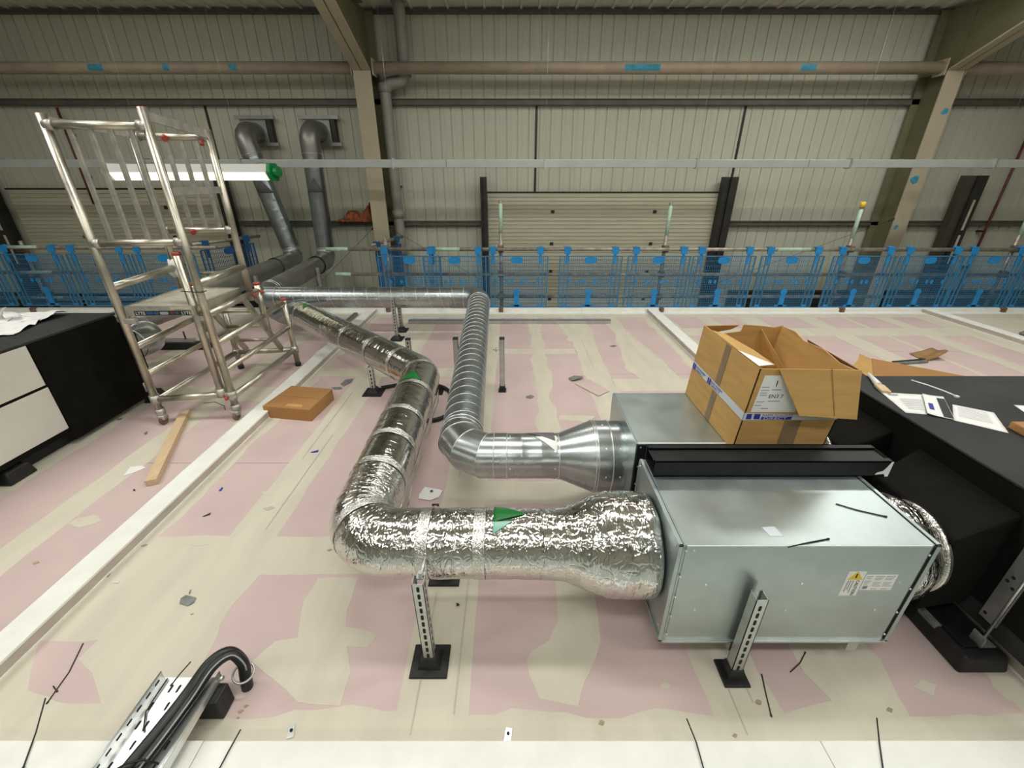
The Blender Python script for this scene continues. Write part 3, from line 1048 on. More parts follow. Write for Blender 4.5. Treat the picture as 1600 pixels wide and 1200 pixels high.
MB().tube(e, RD + 0.002, 40, caps=False).build('far_elbow', 'galv_spiral', spi)
F0, F1 = Vector((-0.60, 4.97, 0.462)), Vector((-2.72, 4.93, 0.478))
npt = int((F1 - F0).length / 0.0115)
MB().tube([F0.lerp(F1, i / npt) for i in range(npt + 1)], RD, 36, caps=False, rfun=helix(0.14, 0.001)).build('spiral_section', 'galv_duct', spi)
seam_helix(F0, F1, RD, 0.14, 0.0022, spi)
e = fillet_path([F1 + Vector((0.02, 0, 0)), (-2.93, 4.925, 0.48), (-2.95, 5.25, 0.485)], [0.15], step=0.03, seg=8)
MB().tube(e, RD + 0.002, 36, caps=False).build('elbow', 'galv_spiral', spi)
beads([(E1, E1 - E0, RD + 0.003, 0.004), (E0 + Vector((0, 0.03, 0)), (0, 1, 0), RD + 0.003, 0.004), ((-0.56, 4.97, 0.462), (1, 0, 0), RD + 0.003, 0.004), (F1, (1, 0, 0), RD + 0.003, 0.004),
       ((-2.95, 5.20, 0.484), (0, 1, 0), RD + 0.003, 0.004), ((-2.95, 5.25, 0.484), (0, 1, 0), RD + 0.003, 0.004)], spi)
arrow_patch((0.222, YS, ZS), (-1, 0, 0), (0, -1, 0), (0, 0, 1), RD + 0.0025, 0.15, 72, 128, 110, 'arrow_grey', spi)
arrow_patch((0.232, YS, ZS), (-1, 0, 0), (0, -1, 0), (0, 0, 1), RD + 0.0022, 0.11, 40, 92, 88, 'paper', spi, 'label_backing')

# ---- risers from the wall and the runs that join them


def riser(label, top, bot, run, rr, loc, plate):
    t = thing('wall_duct', label, 'duct', loc)
    topv, botv = Vector(top), Vector(bot)
    MB().box(plate[0], plate[1], 7.80, 7.89, plate[2], plate[3]).build('wall_plate', 'galv_old', t, bevel=0.005)
    MB().box(plate[0] - 0.05, plate[1] + 0.16, 7.76, 7.80, plate[3] - 0.05, plate[3]).build('plate_rail', 'galv_old', t)
    MB().box(plate[0] - 0.05, plate[1] + 0.16, 7.76, 7.80, plate[2], plate[2] + 0.05).build('plate_rail', 'galv_old', t)
    MB().box(plate[1] + 0.02, plate[1] + 0.09, 7.78, 7.88, plate[2], plate[3]).build('plate_side', 'dark_steel', t)
    e = fillet_path([(topv.x + 0.02, 7.85, topv.z), topv, topv + (botv - topv).normalized() * 0.36], [0.17], step=0.06, seg=4)
    MB().tube(e, rr + 0.004, 28, caps=False).build('top_elbow', 'galv_old', t)
    a, b = topv + (botv - topv).normalized() * 0.32, botv - (botv - topv).normalized() * 0.16
    n = int((b - a).length / 0.02)
    MB().tube([a.lerp(b, i / n) for i in range(n + 1)], rr, 28, caps=False, rfun=helix(0.15, 0.003)).build('riser_section', 'galv_spiral', t)
    ax = b - a
    beads([(a.lerp(b, f), ax, rr + 0.003, 0.005) for f in (0.0, 0.06, 0.97, 1.0)], t, seg=28)
    MB().tube([b - ax.normalized() * 0.03, b + ax.normalized() * 0.06], rr + 0.004, 28, caps=False).build('collar', 'zinc_bright', t)
    runv = [Vector(q) for q in run]
    e = fillet_path([b + ax.normalized() * 0.02, botv, botv.lerp(runv[0], 0.25)], [0.18], step=0.05, seg=6)
    MB().tube(e, rr + 0.003, 28, caps=False).build('bottom_elbow', 'galv_old', t)
    pts = [botv.lerp(runv[0], 0.2)] + runv
    if len(pts) > 2:
        pts = fillet_path(pts, [0.2] * (len(pts) - 2), step=0.02, seg=10)
    else:
        n = int((pts[1] - pts[0]).length / 0.02)
        pts = [pts[0].lerp(pts[1], i / n) for i in range(n + 1)]
    MB().tube(pts, rr - 0.012, 28, caps=True, rfun=helix(0.15, 0.003)).build('horizontal_section', 'galv_old', t)
    m_ = a.lerp(b, 0.38)
    z_ = ax.normalized()
    arrow_patch(m_, -z_, (0, -1, 0), (1, 0, 0), rr + 0.008, 0.21, -40, 60, 12, 'arrow_grey', t)
    # stand under the run
    q = pts[len(pts) // 3]
    MB().box(q.x + rr + 0.01, q.x + rr + 0.05, q.y, q.y + 0.04, 0, q.z + 0.05).build('stand', 'zinc', t)
    return t


riser('tall spiral duct dropping from the wall, nearest the column', (-3.06, 7.44, 2.40), (-3.13, 7.44, 0.50), [(-2.955, 5.28, 0.484)], 0.140, (-3.13, 7.44, 0.0),
      (-3.28, -2.86, 2.20, 2.62))
riser('slanting spiral duct dropping from the wall, further from the column', (-4.06, 7.44, 2.38), (-3.66, 7.44, 0.50), [(-3.70, 4.75, 0.46), (-3.95, 4.05, 0.40)], 0.140, (-3.66, 7.44, 0.0),
      (-4.26, -3.86, 2.20, 2.62))


# ================================================================== SUPPORT POSTS
def strut_post(label, x, y, h, foot=(0.072, 0.062), tilt=(0, 0), group=None, slots=True, plain_cap=False, big=False):
    t = thing('strut_post', label, 'support', (x, y, 0), group)
    fw, fd = foot
    MB().frustum(x - fw, x + fw, y - fd, y + fd, 0.0, x - fw * 0.96, x + fw * 0.96, y - fd * 0.96, y + fd * 0.96, 0.012).build('foot_plate', 'rubber', t, bevel=0.003)
    MB().frustum(x - fw * 0.6, x + fw * 0.6, y - fd * 0.6, y + fd * 0.6, 0.010, x - 0.026, x + 0.026, y - 0.026, y + 0.026, 0.055).build('foot_cone', 'rubber', t, bevel=0.002)
    w = 0.0205
    tx, ty = tilt
    mb = MB()
    z0 = 0.04

    def sh(px, py, z):
        k = (z - z0) / max(0.05, h - z0)
        return (px + tx * k, py + ty * k, z)
    # channel section open to the back: web in front, two flanges, lips
    for (xa, xb, ya, yb) in [(x - w, x + w, y - w, y - w + 0.0025), (x - w, x - w + 0.0025, y - w, y + w), (x + w - 0.0025, x + w, y - w, y + w),
                             (x - w, x - w + 0.009, y + w - 0.0025, y + w), (x + w - 0.009, x + w, y + w - 0.0025, y + w)]:
        vs = [sh(px, py, z) for z in (z0, h) for py in (ya, yb) for px in (xa, xb)]
        mb.add(vs, [(0, 2, 3, 1), (4, 5, 7, 6), (0, 1, 5, 4), (2, 6, 7, 3), (0, 4, 6, 2), (1, 3, 7, 5)])
    mb.build('channel', 'zinc', t)
    if slots:
        mbs = MB()
        z = z0 + 0.03
        while z < h - 0.02:
            c = Vector(sh(x, y - w - 0.0004, z))
            mbs.prism([c + Vector((0.0055 * math.cos(R(a)), 0, (0.0075 if math.sin(R(a)) > 0 else -0.0075) + 0.0055 * math.sin(R(a)))) for a in range(15, 375, 30)], (0, 0.0006, 0))
            c = Vector(sh(x + w + 0.0004, y, z))
            mbs.prism([c + Vector((0, 0.005 * math.cos(R(a)), (0.007 if math.sin(R(a)) > 0 else -0.007) + 0.005 * math.sin(R(a)))) for a in range(15, 375, 30)], (-0.0006, 0, 0))
            z += 0.036
        mbs.build('slots', 'slot_dark', t)['kind'] = 'stuff'
    if plain_cap:
        c = sh(x, y, h)
        MB().box(c[0] - 0.022, c[0] + 0.022, c[1] - 0.022, c[1] + 0.022, h, h + 0.012).build('end_cap', 'rubber', t, bevel=0.002)
    return t


t = strut_post('slotted strut post on a black foot under the near foil duct', -0.318, 1.045, 0.455, foot=(0.073, 0.066), tilt=(-0.006, 0.0))
MB().bar((-0.324, 1.066, 0.432), (-0.324, 1.095, 0.432), 0.030, 0.004).build('angle_bracket', 'zinc', t)
MB().cyl((-0.324, 1.09, 0.432), (-0.324, 1.165, 0.432), 0.006, 8).build('threaded_stud', 'zinc', t)
MB().cyl((-0.324, 1.08, 0.434), (-0.324, 1.08, 0.452), 0.010, 6).build('bolt', 'zinc_bright', t)
strut_post('slotted strut post standing in front of the fan unit', 0.838, 1.000, 0.435, foot=(0.049, 0.052))
strut_post('strut post on a black foot hidden behind the near foil duct', -0.318, 1.455, 0.26, foot=(0.073, 0.068), slots=False)
strut_post('slotted strut post under the slanting part of the foil duct', -1.225, 3.40, 0.252, foot=(0.085, 0.085))
strut_post('slotted strut post in front of the far straight duct', -1.365, 4.82, 0.50, foot=(0.075, 0.085))
strut_post('slotted strut post behind the far straight duct', -1.385, 5.14, 0.45, foot=(0.075, 0.085))
strut_post('short capped strut post behind the foil elbow', -0.93, 3.62, 0.42, plain_cap=True)
for x, s, lab in ((-0.086, -1, 'capped strut post on the right side of the ribbed duct'), (-0.480, 1, 'capped strut post on the left side of the ribbed duct')):
    t = strut_post(lab, x, 3.44, 0.49, foot=(0.035, 0.04), plain_cap=True, slots=False)
    mbk = MB()
    mbk.tube([(x + s * 0.02, 3.42, 0.40), (x + s * 0.05, 3.42, 0.40), (x + s * 0.075, 3.42, 0.40)], 0.006, 8)
    mbk.box(min(x + s * 0.045, x + s * 0.055), max(x + s * 0.045, x + s * 0.055), 3.405, 3.435, 0.385, 0.415)
    mbk.build('side_clamp', 'zinc', t)
t = thing('rubber_support', 'black rubber foot lying behind the foil elbow', 'support', (-0.56, 3.35, 0))
c = P(678, 612)
MB().frustum(c.x - 0.07, c.x + 0.07, c.y - 0.05, c.y + 0.05, 0, c.x - 0.03, c.x + 0.03, c.y - 0.03, c.y + 0.03, 0.06).build('foot_cone', 'rubber', t, bevel=0.004)
MB().frustum(c.x - 0.085, c.x + 0.085, c.y - 0.07, c.y + 0.07, 0, c.x - 0.08, c.x + 0.08, c.y - 0.065, c.y + 0.065, 0.010).build('foot_plate', 'rubber', t)


# ================================================================== FAN UNITS
def screws(mb, pts, n, r=0.004, h=0.003):
    n = Vector(n).normalized()
    for p in pts:
        mb.cyl(Vector(p) - n * 0.001, Vector(p) + n * h, r, 8)
    return mb


U = dict(x0=0.562, x1=1.395, y0=1.04, y1=1.52, z0=0.14, z1=0.62)
u1 = thing('fan_unit', 'galvanised steel box fan unit with caution sticker, nearest the camera', 'fan unit', (0.98, 1.28, 0.14))
MB().box(U['x0'] + .004, U['x1'] - .004, U['y0'] + .002, U['y1'], U['z0'] + .002, U['z1'] - .0015).build('casing', 'galv', u1)
MB().box(U['x0'] + .012, U['x1'] - .012, U['y0'] - 0.0015, U['y0'] + 0.004, U['z0'] + 0.004, U['z1'] - 0.003).build('front_panel', 'galv', u1, bevel=0.0012)
MB().box(U['x0'] + .008, U['x1'] - .008, U['y0'] + 0.002, U['y1'], U['z1'] - 0.002, U['z1']).build('top_panel', 'galv', u1, bevel=0.0008)
MB().box(U['x0'] + .014, U['x1'] - .014, U['y0'] - 0.0022, U['y0'] + 0.001, U['z1'] - 0.0036, U['z1'] + 0.0006).build('top_fold', 'fold_glint', u1, bevel=0.0008)
MB().box(U['x0'] - .0015, U['x1'], U['y0'] - 0.010, U['y0'] + 0.004, U['z0'] - 0.003, U['z0'] + 0.006).build('bottom_flange', 'zinc', u1, bevel=0.001)
for xa, nm in ((U['x0'], 'left_end_frame'), (U['x1'], 'right_end_frame')):
    s = -1 if nm[0] == 'l' else 1
    mb = MB()
    xs = sorted((xa, xa + s * 0.014))
    y0, y1, zz0, zz1 = U['y0'] - 0.004, U['y1'] + 0.004, U['z0'] - 0.002, U['z1'] + 0.003
    w = 0.03
    mb.box(*xs, y0, y0 + w * .25, zz0, zz1).box(*xs, y1 - w * .25, y1, zz0, zz1).box(*xs, y0, y1, zz1 - w * .25, zz1).box(*xs, y0, y1, zz0, zz0 + w * .25)
    mb.build(nm, 'galv', u1, bevel=0.001)
    MB().box(min(xa, xa + s * 0.006), max(xa, xa + s * 0.006), y0 + .004, y1 - .004, zz0 + .004, zz1 - .004).build('end_panel', 'galv', u1)
# gasket seen in the gap of the right end
MB().box(U['x1'] - 0.004, U['x1'] - 0.001, U['y0'] - 0.003, U['y0'] + 0.01, U['z0'] + 0.01, U['z1'] - 0.006).build('gasket', 'slot_dark', u1)
mbs = MB()
screws(mbs, [(x, U['y0'] - 0.0015, z) for x, z in ((0.60, 0.60), (0.67, 0.44), (1.0, 0.445), (1.335, 0.45), (0.655, 0.31), (0.98, 0.31), (1.30, 0.31))], (0, -1, 0))
screws(mbs, [(U['x0'] + 0.012, U['y0'] - 0.003, z) for z in (0.18, 0.28, 0.38, 0.48, 0.60)] + [(U['x1'] - 0.012, U['y0'] - 0.003, z) for z in (0.18, 0.30, 0.42, 0.58)], (0, -1, 0))
screws(mbs, [(U['x0'] - 0.014, y, z) for y, z in ((1.06, 0.60), (1.5, 0.60), (1.06, .2), (1.5, .2))], (-1, 0, 0))
mbs.build('screws', 'zinc_bright', u1)['kind'] = 'stuff'
# stickers on the front
YF = U['y0'] - 0.0018


def fq(mb, pts, y=None):
    return mb.prism([(x, YF if y is None else y, z) for x, z in pts], (0, -0.0006, 0))


cst = fq(MB(), [(1.145, 0.385), (1.206, 0.385), (1.206, 0.503), (1.145, 0.503)]).build('caution_sticker', 'paper', u1)
fq(MB(), [(1.150, 0.465), (1.202, 0.465), (1.176, 0.503)], YF - 0.0007).build('warning_triangle', 'yellow', cst)
fq(MB(), [(1.1735, 0.474), (1.1785, 0.474), (1.178, 0.493), (1.174, 0.493)], YF - 0.0014).build('exclamation_mark', 'ink_black', cst)
text_mesh('caution_text', 'CAUTION', 0.0165, (1.184, YF - 0.0008, 0.462), (0, 0, -1), (1, 0, 0), 'ink_black', cst)
for k, (ln, xx) in enumerate(((0.06, 1.172), (0.045, 1.163), (0.055, 1.155))):
    fq(MB(), [(xx, 0.46 - ln), (xx + 0.0035, 0.46 - ln), (xx + 0.0035, 0.46), (xx, 0.46)], YF - 0.0007).build('small_print', 'ink_grey', cst)
rst = fq(MB(), [(1.209, 0.412), (1.318, 0.412), (1.318, 0.488), (1.209, 0.488)]).build('rating_label', 'paper', u1)
for k in range(9):
    z = 0.478 - k * 0.0075
    for xa, xb in ((1.214, 1.235), (1.245, 1.275), (1.28, 1.312)):
        if (k + int(xa * 100)) % 4 != 3:
            fq(MB(), [(xa, z), (xb - 0.004 * (k % 3), z), (xb - 0.004 * (k % 3), z + 0.0022), (xa, z + 0.0022)], YF - 0.0007).build('small_print', 'ink_grey', rst)
fq(MB(), [(1.216, 0.420), (1.232, 0.420), (1.232, 0.434), (1.216, 0.434)], YF - 0.0007).build('print_block', 'ink_grey', rst)
c = P(1206, 831, U['z1'])
MB().poly2([P(1190, 824, U['z1']).xy, P(1210, 823, U['z1']).xy, P(1224, 838, U['z1']).xy, P(1203, 838, U['z1']).xy], U['z1'], U['z1'] + 0.001).build('tape_scrap', 'print_tape', u1)

# second unit behind
V2 = dict(x0=0.574, x1=1.405, y0=1.645, y1=2.158, z0=0.14, z1=0.62)
u2 = thing('fan_unit', 'galvanised box fan unit under the open cardboard box', 'fan unit', (0.98, 1.9, 0.14))
MB().box(V2['x0'], V2['x1'], V2['y0'], V2['y1'], V2['z0'], V2['z1']).build('casing', 'galv', u2, bevel=0.002)
MB().box(V2['x0'] - 0.004, V2['x1'], V2['y0'] - 0.012, V2['y0'], V2['z0'], V2['z1'] - 0.003).build('black_front_panel', 'black_steel', u2, bevel=0.002)
MB().box(V2['x0'], V2['x1'], V2['y0'] - 0.004, V2['y0'] + 0.004, V2['z1'] - 0.003, V2['z1'] + 0.001).build('top_fold', 'fold_glint', u2)
mbs = MB()
screws(mbs, [(x, V2['y0'] - 0.012, z) for x in (0.585, 1.39) for z in (0.605, 0.5, 0.4)], (0, -1, 0))
screws(mbs, [(V2['x0'], y, z) for y in (1.66, 2.14) for z in (0.60, 0.2)], (-1, 0, 0))
mbs.build('screws', 'zinc_bright', u2)['kind'] = 'stuff'
MB().box(V2['x0'] - 0.006, V2['x0'], V2['y0'], V2['y1'], V2['z0'] + .003, V2['z1'] - .003).build('end_panel', 'galv', u2)
# channels carrying both units
for xs, lab in ((0.838, 'galvanised cross channel under the left of the two fan units'), (1.28, 'galvanised cross channel under the right of the two fan units')):
    t = thing('cross_channel', lab, 'support', (xs, 1.6, 0))
    MB().box(xs - 0.0205, xs + 0.0205, 1.03, 2.25, 0.095, 0.136).build('channel', 'zinc', t)
    MB().box(xs - 0.0205, xs + 0.0205, 2.20, 2.24, 0.02, 0.095).build('leg', 'zinc', t)
    MB().frustum(xs - 0.07, xs + 0.07, 2.16, 2.28, 0, xs - 0.03, xs + 0.03, 2.19, 2.25, 0.03).build('foot', 'rubber', t)
    if xs > 1:
        MB().box(xs - 0.0205, xs + 0.0205, 1.45, 1.49, 0.02, 0.095).build('leg', 'zinc', t)
        MB().frustum(xs - 0.07, xs + 0.07, 1.41, 1.53, 0, xs - 0.03, xs + 0.03, 1.44, 1.50, 0.03).build('foot', 'rubber', t)

# foil couplings on the right ends
for lab, yc, m in (('short crinkled foil coupling on the right end of the near fan unit', 1.28, 'foil'), ('short crinkled foil coupling on the right end of the rear fan unit', 1.90, 'foil')):
    t = thing('foil_coupling', lab, 'duct', (1.45, yc, 0.3))
    x0 = 1.411 if yc < 1.5 else 1.407
    pp = [Vector((x0 + 0.012 * i, yc, 0.380)) for i in range(16)]
    MB().tube(pp, [0.188, 0.198, 0.204, 0.207, 0.208, 0.208, 0.207, 0.206, 0.204, 0.200, 0.195, 0.189, 0.182, 0.175, 0.170, 0.166], 60, rfun=red_r, uvs=True).build('sleeve', m, t)
    MB().tube([(x0 + 0.168, yc, 0.380), (x0 + 0.186, yc, 0.380)], 0.176, 48).build('tape_band', 'foil_tape', t)

# black insulated hoods and the big black unit on the right
for lab, ya, yb, sl in (('black insulated hood between the near coupling and the big black unit', 1.12, 1.60, 0), ('black insulated hood between the rear coupling and the big black unit', 1.70, 2.16, 0)):
    t = thing('insulated_hood', lab, 'duct', (1.68, (ya + yb) / 2, 0.15))
    x0, x1 = 1.602, 1.849
    zt0, zt1 = 0.525, 0.61
    zb = 0.155
    vs = [(x0, ya + 0.03, zb), (x1, ya + 0.07, zb), (x1, yb + 0.03, zb), (x0, yb - 0.06, zb), (x0, ya + 0.03, zt0), (x1, ya + 0.07, zt1), (x1, yb + 0.03, zt1), (x0, yb - 0.06, zt0)]
    MB().add(vs, [(3, 2, 1, 0), (4, 5, 6, 7), (0, 1, 5, 4), (1, 2, 6, 5), (2, 3, 7, 6), (3, 0, 4, 7)]).build('hood', 'black_foam', t, bevel=0.012)
    MB().box(x0 - 0.002, x0 + 0.004, ya + 0.06, yb - 0.10, 0.22, 0.50).build('joint_tape', 'black_steel', t)
bu = thing('air_handling_unit', 'big black insulated air unit at the right edge with papers on top', 'air unit', (2.3, 1.6, 0.17))
MB().box(1.852, 3.1, 0.80, 2.21, 0.19, 0.688).build('casing', 'black_foam', bu, bevel=0.006)
MB().box(1.848, 3.104, 0.796, 2.214, 0.688, 0.70).build('top_sheet', 'black_top', bu, bevel=0.004)
MB().box(1.846, 1.852, 1.075, 1.14, 0.155, 0.66).build('bracket_plate', 'zinc', bu, bevel=0.001)
mbs = MB()
for y, z in ((1.115, 0.38), (1.125, 0.355), (1.10, 0.34), (1.12, 0.48), (1.125, 0.18)):
    mbs.cyl((1.8463, y, z), (1.8457, y, z), 0.007, 10)
mbs.build('bracket_holes', 'slot_dark', bu)['kind'] = 'stuff'
MB().box(1.86, 3.05, 0.82, 2.18, 0.10, 0.19).build('base_wrap', 'black_top', bu, bevel=0.01)
rf = thing('rubber_rail', 'long black rubber support rail on the floor at the right', 'support', (1.79, 1.4, 0))
MB().frustum(1.70, 1.895, 1.0, 2.2, 0, 1.715, 1.88, 1.012, 2.19, 0.075).build('rail', 'rubber', rf, bevel=0.010)
MB().box(1.735, 1.86, 1.05, 2.1, 0.072, 0.088).build('rail_top', 'black_steel', rf, bevel=0.004)
MB().box(1.712, 1.735, 1.14, 1.22, 0.060, 0.080).build('side_label', 'scrap_grey', rf)
rod = thing('threaded_rod', 'bright threaded rod and bracket standing on the black rail', 'rod', (1.818, 1.068, 0.085))
MB().cyl((1.818, 1.068, 0.088), (1.818, 1.068, 0.72), 0.0055, 10).build('rod', 'zinc_bright', rod)
MB().box(1.79, 1.85, 1.045, 1.09, 0.086, 0.092).build('plate_washer', 'zinc', rod)
MB().cyl((1.818, 1.068, 0.092), (1.818, 1.068, 0.104), 0.012, 6).build('nut', 'zinc_bright', rod)
MB().box(1.79, 1.795, 1.045, 1.09, 0.09, 0.135).build('bracket_side', 'zinc', rod)

# black channel lying over the gap between the units
bc = thing('black_channel', 'long black plastic channel lying on top of the fan units', 'channel', (1.0, 1.46, 0.62))
xa, xb = 0.572, 1.515
MB().box(xa, xb, 1.400, 1.404, 0.6215, 0.694).build('front_side', 'black_steel', bc)
MB().box(xa, xb, 1.400, 1.525, 0.6215, 0.626).build('base', 'black_steel', bc)
MB().box(xa, xb, 1.520, 1.525, 0.6215, 0.694).build('back_side', 'black_steel', bc)
MB().box(xa, xb, 1.400, 1.424, 0.690, 0.694).build('front_lip', 'black_steel', bc)
MB().box(xa, xb, 1.497, 1.525, 0.690, 0.694).build('back_lip', 'black_steel', bc)
MB().box(xa, xb, 1.4248, 1.497, 0.680, 0.685).build('inner_cover', 'black_steel', bc)
MB().prism([(xb - 0.0, 1.3985, 0.694), (xb - 0.008, 1.3985, 0.693), (xb - 0.018, 1.3985, 0.668), (xb - 0.028, 1.3985, 0.650), (xb - 0.05, 1.3985, 0.642), (xb - 0.055, 1.3985, 0.632), (xb - 0.02, 1.3985, 0.636), (xb - 0.012, 1.3985, 0.622), (xb, 1.3985, 0.624)],
           (0, -0.0008, 0)).build('torn_film', 'pvc_white', bc)
MB().box(xb, xb + 0.001, 1.40, 1.525, 0.622, 0.692).build('end_film', 'black_top', bc)


# ================================================================== SCAFFOLD TOWER
tw = thing('scaffold_tower', 'aluminium folding scaffold tower on castors with platform and guard rails', 'scaffold', (-2.45, 3.4, 0))
A, B = Vector((-2.705, 2.88, 0)), Vector((-2.165, 2.95, 0))
C, D = Vector((-2.175, 3.53, 0)), Vector((-2.70, 3.50, 0))
E_, F_ = Vector((-2.178, 4.02, 0)), Vector((-2.72, 3.95, 0))
RT = 0.0255


def zz(v, z):
    return Vector((v.x, v.y, z))


def tubep(name, p, q, r=RT, m='alu', n=14):
    return MB().cyl(p, q, r, n).build(name, m, tw)


tubep('post', zz(A, 0.12), zz(A, 2.05))
tubep('post', zz(B, 0.10), zz(B, 2.09))
tubep('post', zz(C, 0.80), zz(C, 2.03))
tubep('post', zz(D, 0.80), zz(D, 2.03))
tubep('post', zz(E_, 0.03), zz(E_, 0.69))
tubep('post', zz(F_, 0.03), zz(F_, 0.69))
Bt = B + Vector((-0.066, -0.012, 0))
tubep('inner_post', zz(Bt, 0.22), zz(Bt, 1.27))
G = Vector((-2.168, 3.64, 0))
tubep('inner_post', zz(G, 0.50), zz(G, 0.92))
G2 = Vector((-2.70, 3.62, 0))
tubep('inner_post', zz(G2, 0.50), zz(G2, 0.92))
# red plugs
for v, z in ((A, 2.05), (B, 2.09), (C, 2.03), (D, 2.03), (Bt, 1.27), (G, 0.92), (G2, 0.92), (E_, 0.69), (F_, 0.69)):
    if z > 1.9:
        MB().cyl(zz(v, z - 0.004), zz(v, z + 0.003), RT - 0.003, 14).build('red_plug', 'red_plastic', tw)
    else:
        MB().cyl(zz(v, z - 0.016), zz(v, z + 0.004), RT + 0.0008, 14).build('red_plug', 'red_plastic', tw)
# end guard frames with balusters
for (p, q, zt, zm) in ((A, B, 1.995, 1.335), (D, C, 1.985, 1.355)):
    tubep('top_rail', zz(p, zt), zz(q, zt), 0.0235)
    tubep('mid_rail', zz(p, zm), zz(q, zm), 0.0235)
    for f in (0.22, 0.42, 0.62, 0.82):
        c = p.lerp(q, f)
        MB().bar(zz(c, zm), zz(c, zt), 0.030, 0.016, up=(0, 1, 0)).build('baluster', 'alu_dull', tw, bevel=0.003)
    for v in (p, q):
        for z in (zt, zm):
            d = (q - p).normalized() * (0.05 if v is p else -0.05)
            MB().cyl(zz(v, z), zz(v, z) + d, 0.031, 14).build('rail_socket', 'alu_dull', tw)
for p, q, z in ((D, C, 1.985), (D, C, 1.355)):
    c = zz(p.lerp(q, 0.45), z)
    MB().cyl(c + Vector((0.0, -0.03, -0.005)), c + Vector((0.012, -0.04, -0.015)), 0.021, 12).build('red_trigger', 'red_plastic', tw)
c = zz(D.lerp(C, 0.93), 1.96)
MB().cyl(c + Vector((0, -0.03, 0)), c + Vector((0.0, -0.04, -0.03)), 0.014, 10).build('red_trigger', 'red_plastic', tw)
# top side bars
MB().bar(zz(B, 2.05), zz(C, 2.0), 0.014, 0.05).build('top_side_bar', 'alu_dull', tw)
MB().bar(zz(A, 2.02), zz(D, 2.0), 0.014, 0.04).build('top_side_bar', 'alu_dull', tw)
MB().bar(zz(B, 1.64), zz(C, 1.64), 0.014, 0.045).build('hinge_bar', 'alu_dull', tw)
# side guard rails at waist height above the platform
tubep('side_rail', zz(A, 1.05), zz(D, 1.075))
tubep('side_rail', zz(B, 1.06), zz(C, 1.075))
MB().tube([zz(D, 1.00), zz(D, 1.03), zz(D, 1.10), zz(D, 1.14)], [0.03, 0.045, 0.04, 0.03], 9, rfun=lambda S, a, r: r * (1 + 0.25 * math.sin(a * 3 + S * 60))).build('tape_wrap', 'pvc_white', tw)
# lower side frames
for p, q in ((B, E_), (A, F_)):
    for z0_, z1_, r in ((0.19, 0.175, 0.0235), (0.405, 0.41, 0.0205), (0.62, 0.65, 0.0235)):
        tubep('side_rung', zz(p, z0_), zz(q, z1_), r)
# cross members
tubep('cross_tube', zz(A, 0.205), zz(B, 0.205) + Vector((0, 0, 0.01)), 0.0235)
tubep('cross_tube', zz(F_, 0.17), zz(E_, 0.175), 0.0235)
for v, z in ((A, 0.205), (B, 0.205), (E_, 0.175), (F_, 0.17), (Bt, 0.235)):
    MB().cyl(zz(v, z - 0.035), zz(v, z + 0.035), 0.034, 14).build('clamp', 'alu_dull', tw)
tubep('platform_rail', zz(B, 0.84), zz(G, 0.86) + Vector((0, 0.05, 0.0)), 0.0235)
tubep('platform_rail', zz(A, 0.84), zz(G2, 0.86) + Vector((0, 0.05, 0.0)), 0.0235)
for v in (G, C):
    MB().cyl(zz(v, 0.85) + Vector((0.02, 0, 0)), zz(v, 0.85) + Vector((0.045, -0.01, -0.01)), 0.013, 10).build('red_trigger', 'red_plastic', tw)
MB().cyl(zz(B, 0.20) + Vector((-0.035, -0.02, 0)), zz(B, 0.20) + Vector((-0.02, -0.045, -0.01)), 0.013, 10).build('red_trigger', 'red_plastic', tw)
# leaning access ladder
s0, s1 = (Vector((-2.62, 3.56, 0.80)), Vector((-2.625, 3.975, 0.185))), (Vector((-2.29, 3.60, 0.80)), Vector((-2.29, 3.995, 0.185)))
for a, b in (s0, s1):
    MB().bar(a, b, 0.028, 0.05, up=(0, 1, 0.6)).build('ladder_stile', 'alu', tw, bevel=0.006)
for f in (0.22, 0.5, 0.78):
    tubep('ladder_rung', s0[0].lerp(s0[1], f), s1[0].lerp(s1[1], f), 0.016)
# platform
pf = MB().box(-2.665, -2.225, 2.90, 3.46, 0.895, 0.915).build('platform_deck', 'deck', tw)
pe = MB().prism([(-2.675, 2.89, 0.850), (-2.215, 2.905, 0.850), (-2.215, 2.905, 0.918), (-2.675, 2.89, 0.918)], (0, 0.02, 0)).build('platform_edge', 'alu_dull', tw)
MB().box(-2.225, -2.205, 2.91, 3.47, 0.85, 0.918).build('platform_edge', 'alu', tw)
MB().box(-2.685, -2.665, 2.90, 3.47, 0.85, 0.918).build('platform_edge', 'alu', tw)
MB().box(-2.67, -2.22, 3.455, 3.475, 0.85, 0.918).build('platform_edge', 'alu_dull', tw)
for v in (A, B):
    MB().obox(zz(v, 0.82) + Vector((0.05 if v is A else -0.05, 0.0, 0)), (0.04, 0, 0), (0, 0.02, 0), (0, 0, 0.018)).build('hook', 'alu_dull', tw, bevel=0.005)
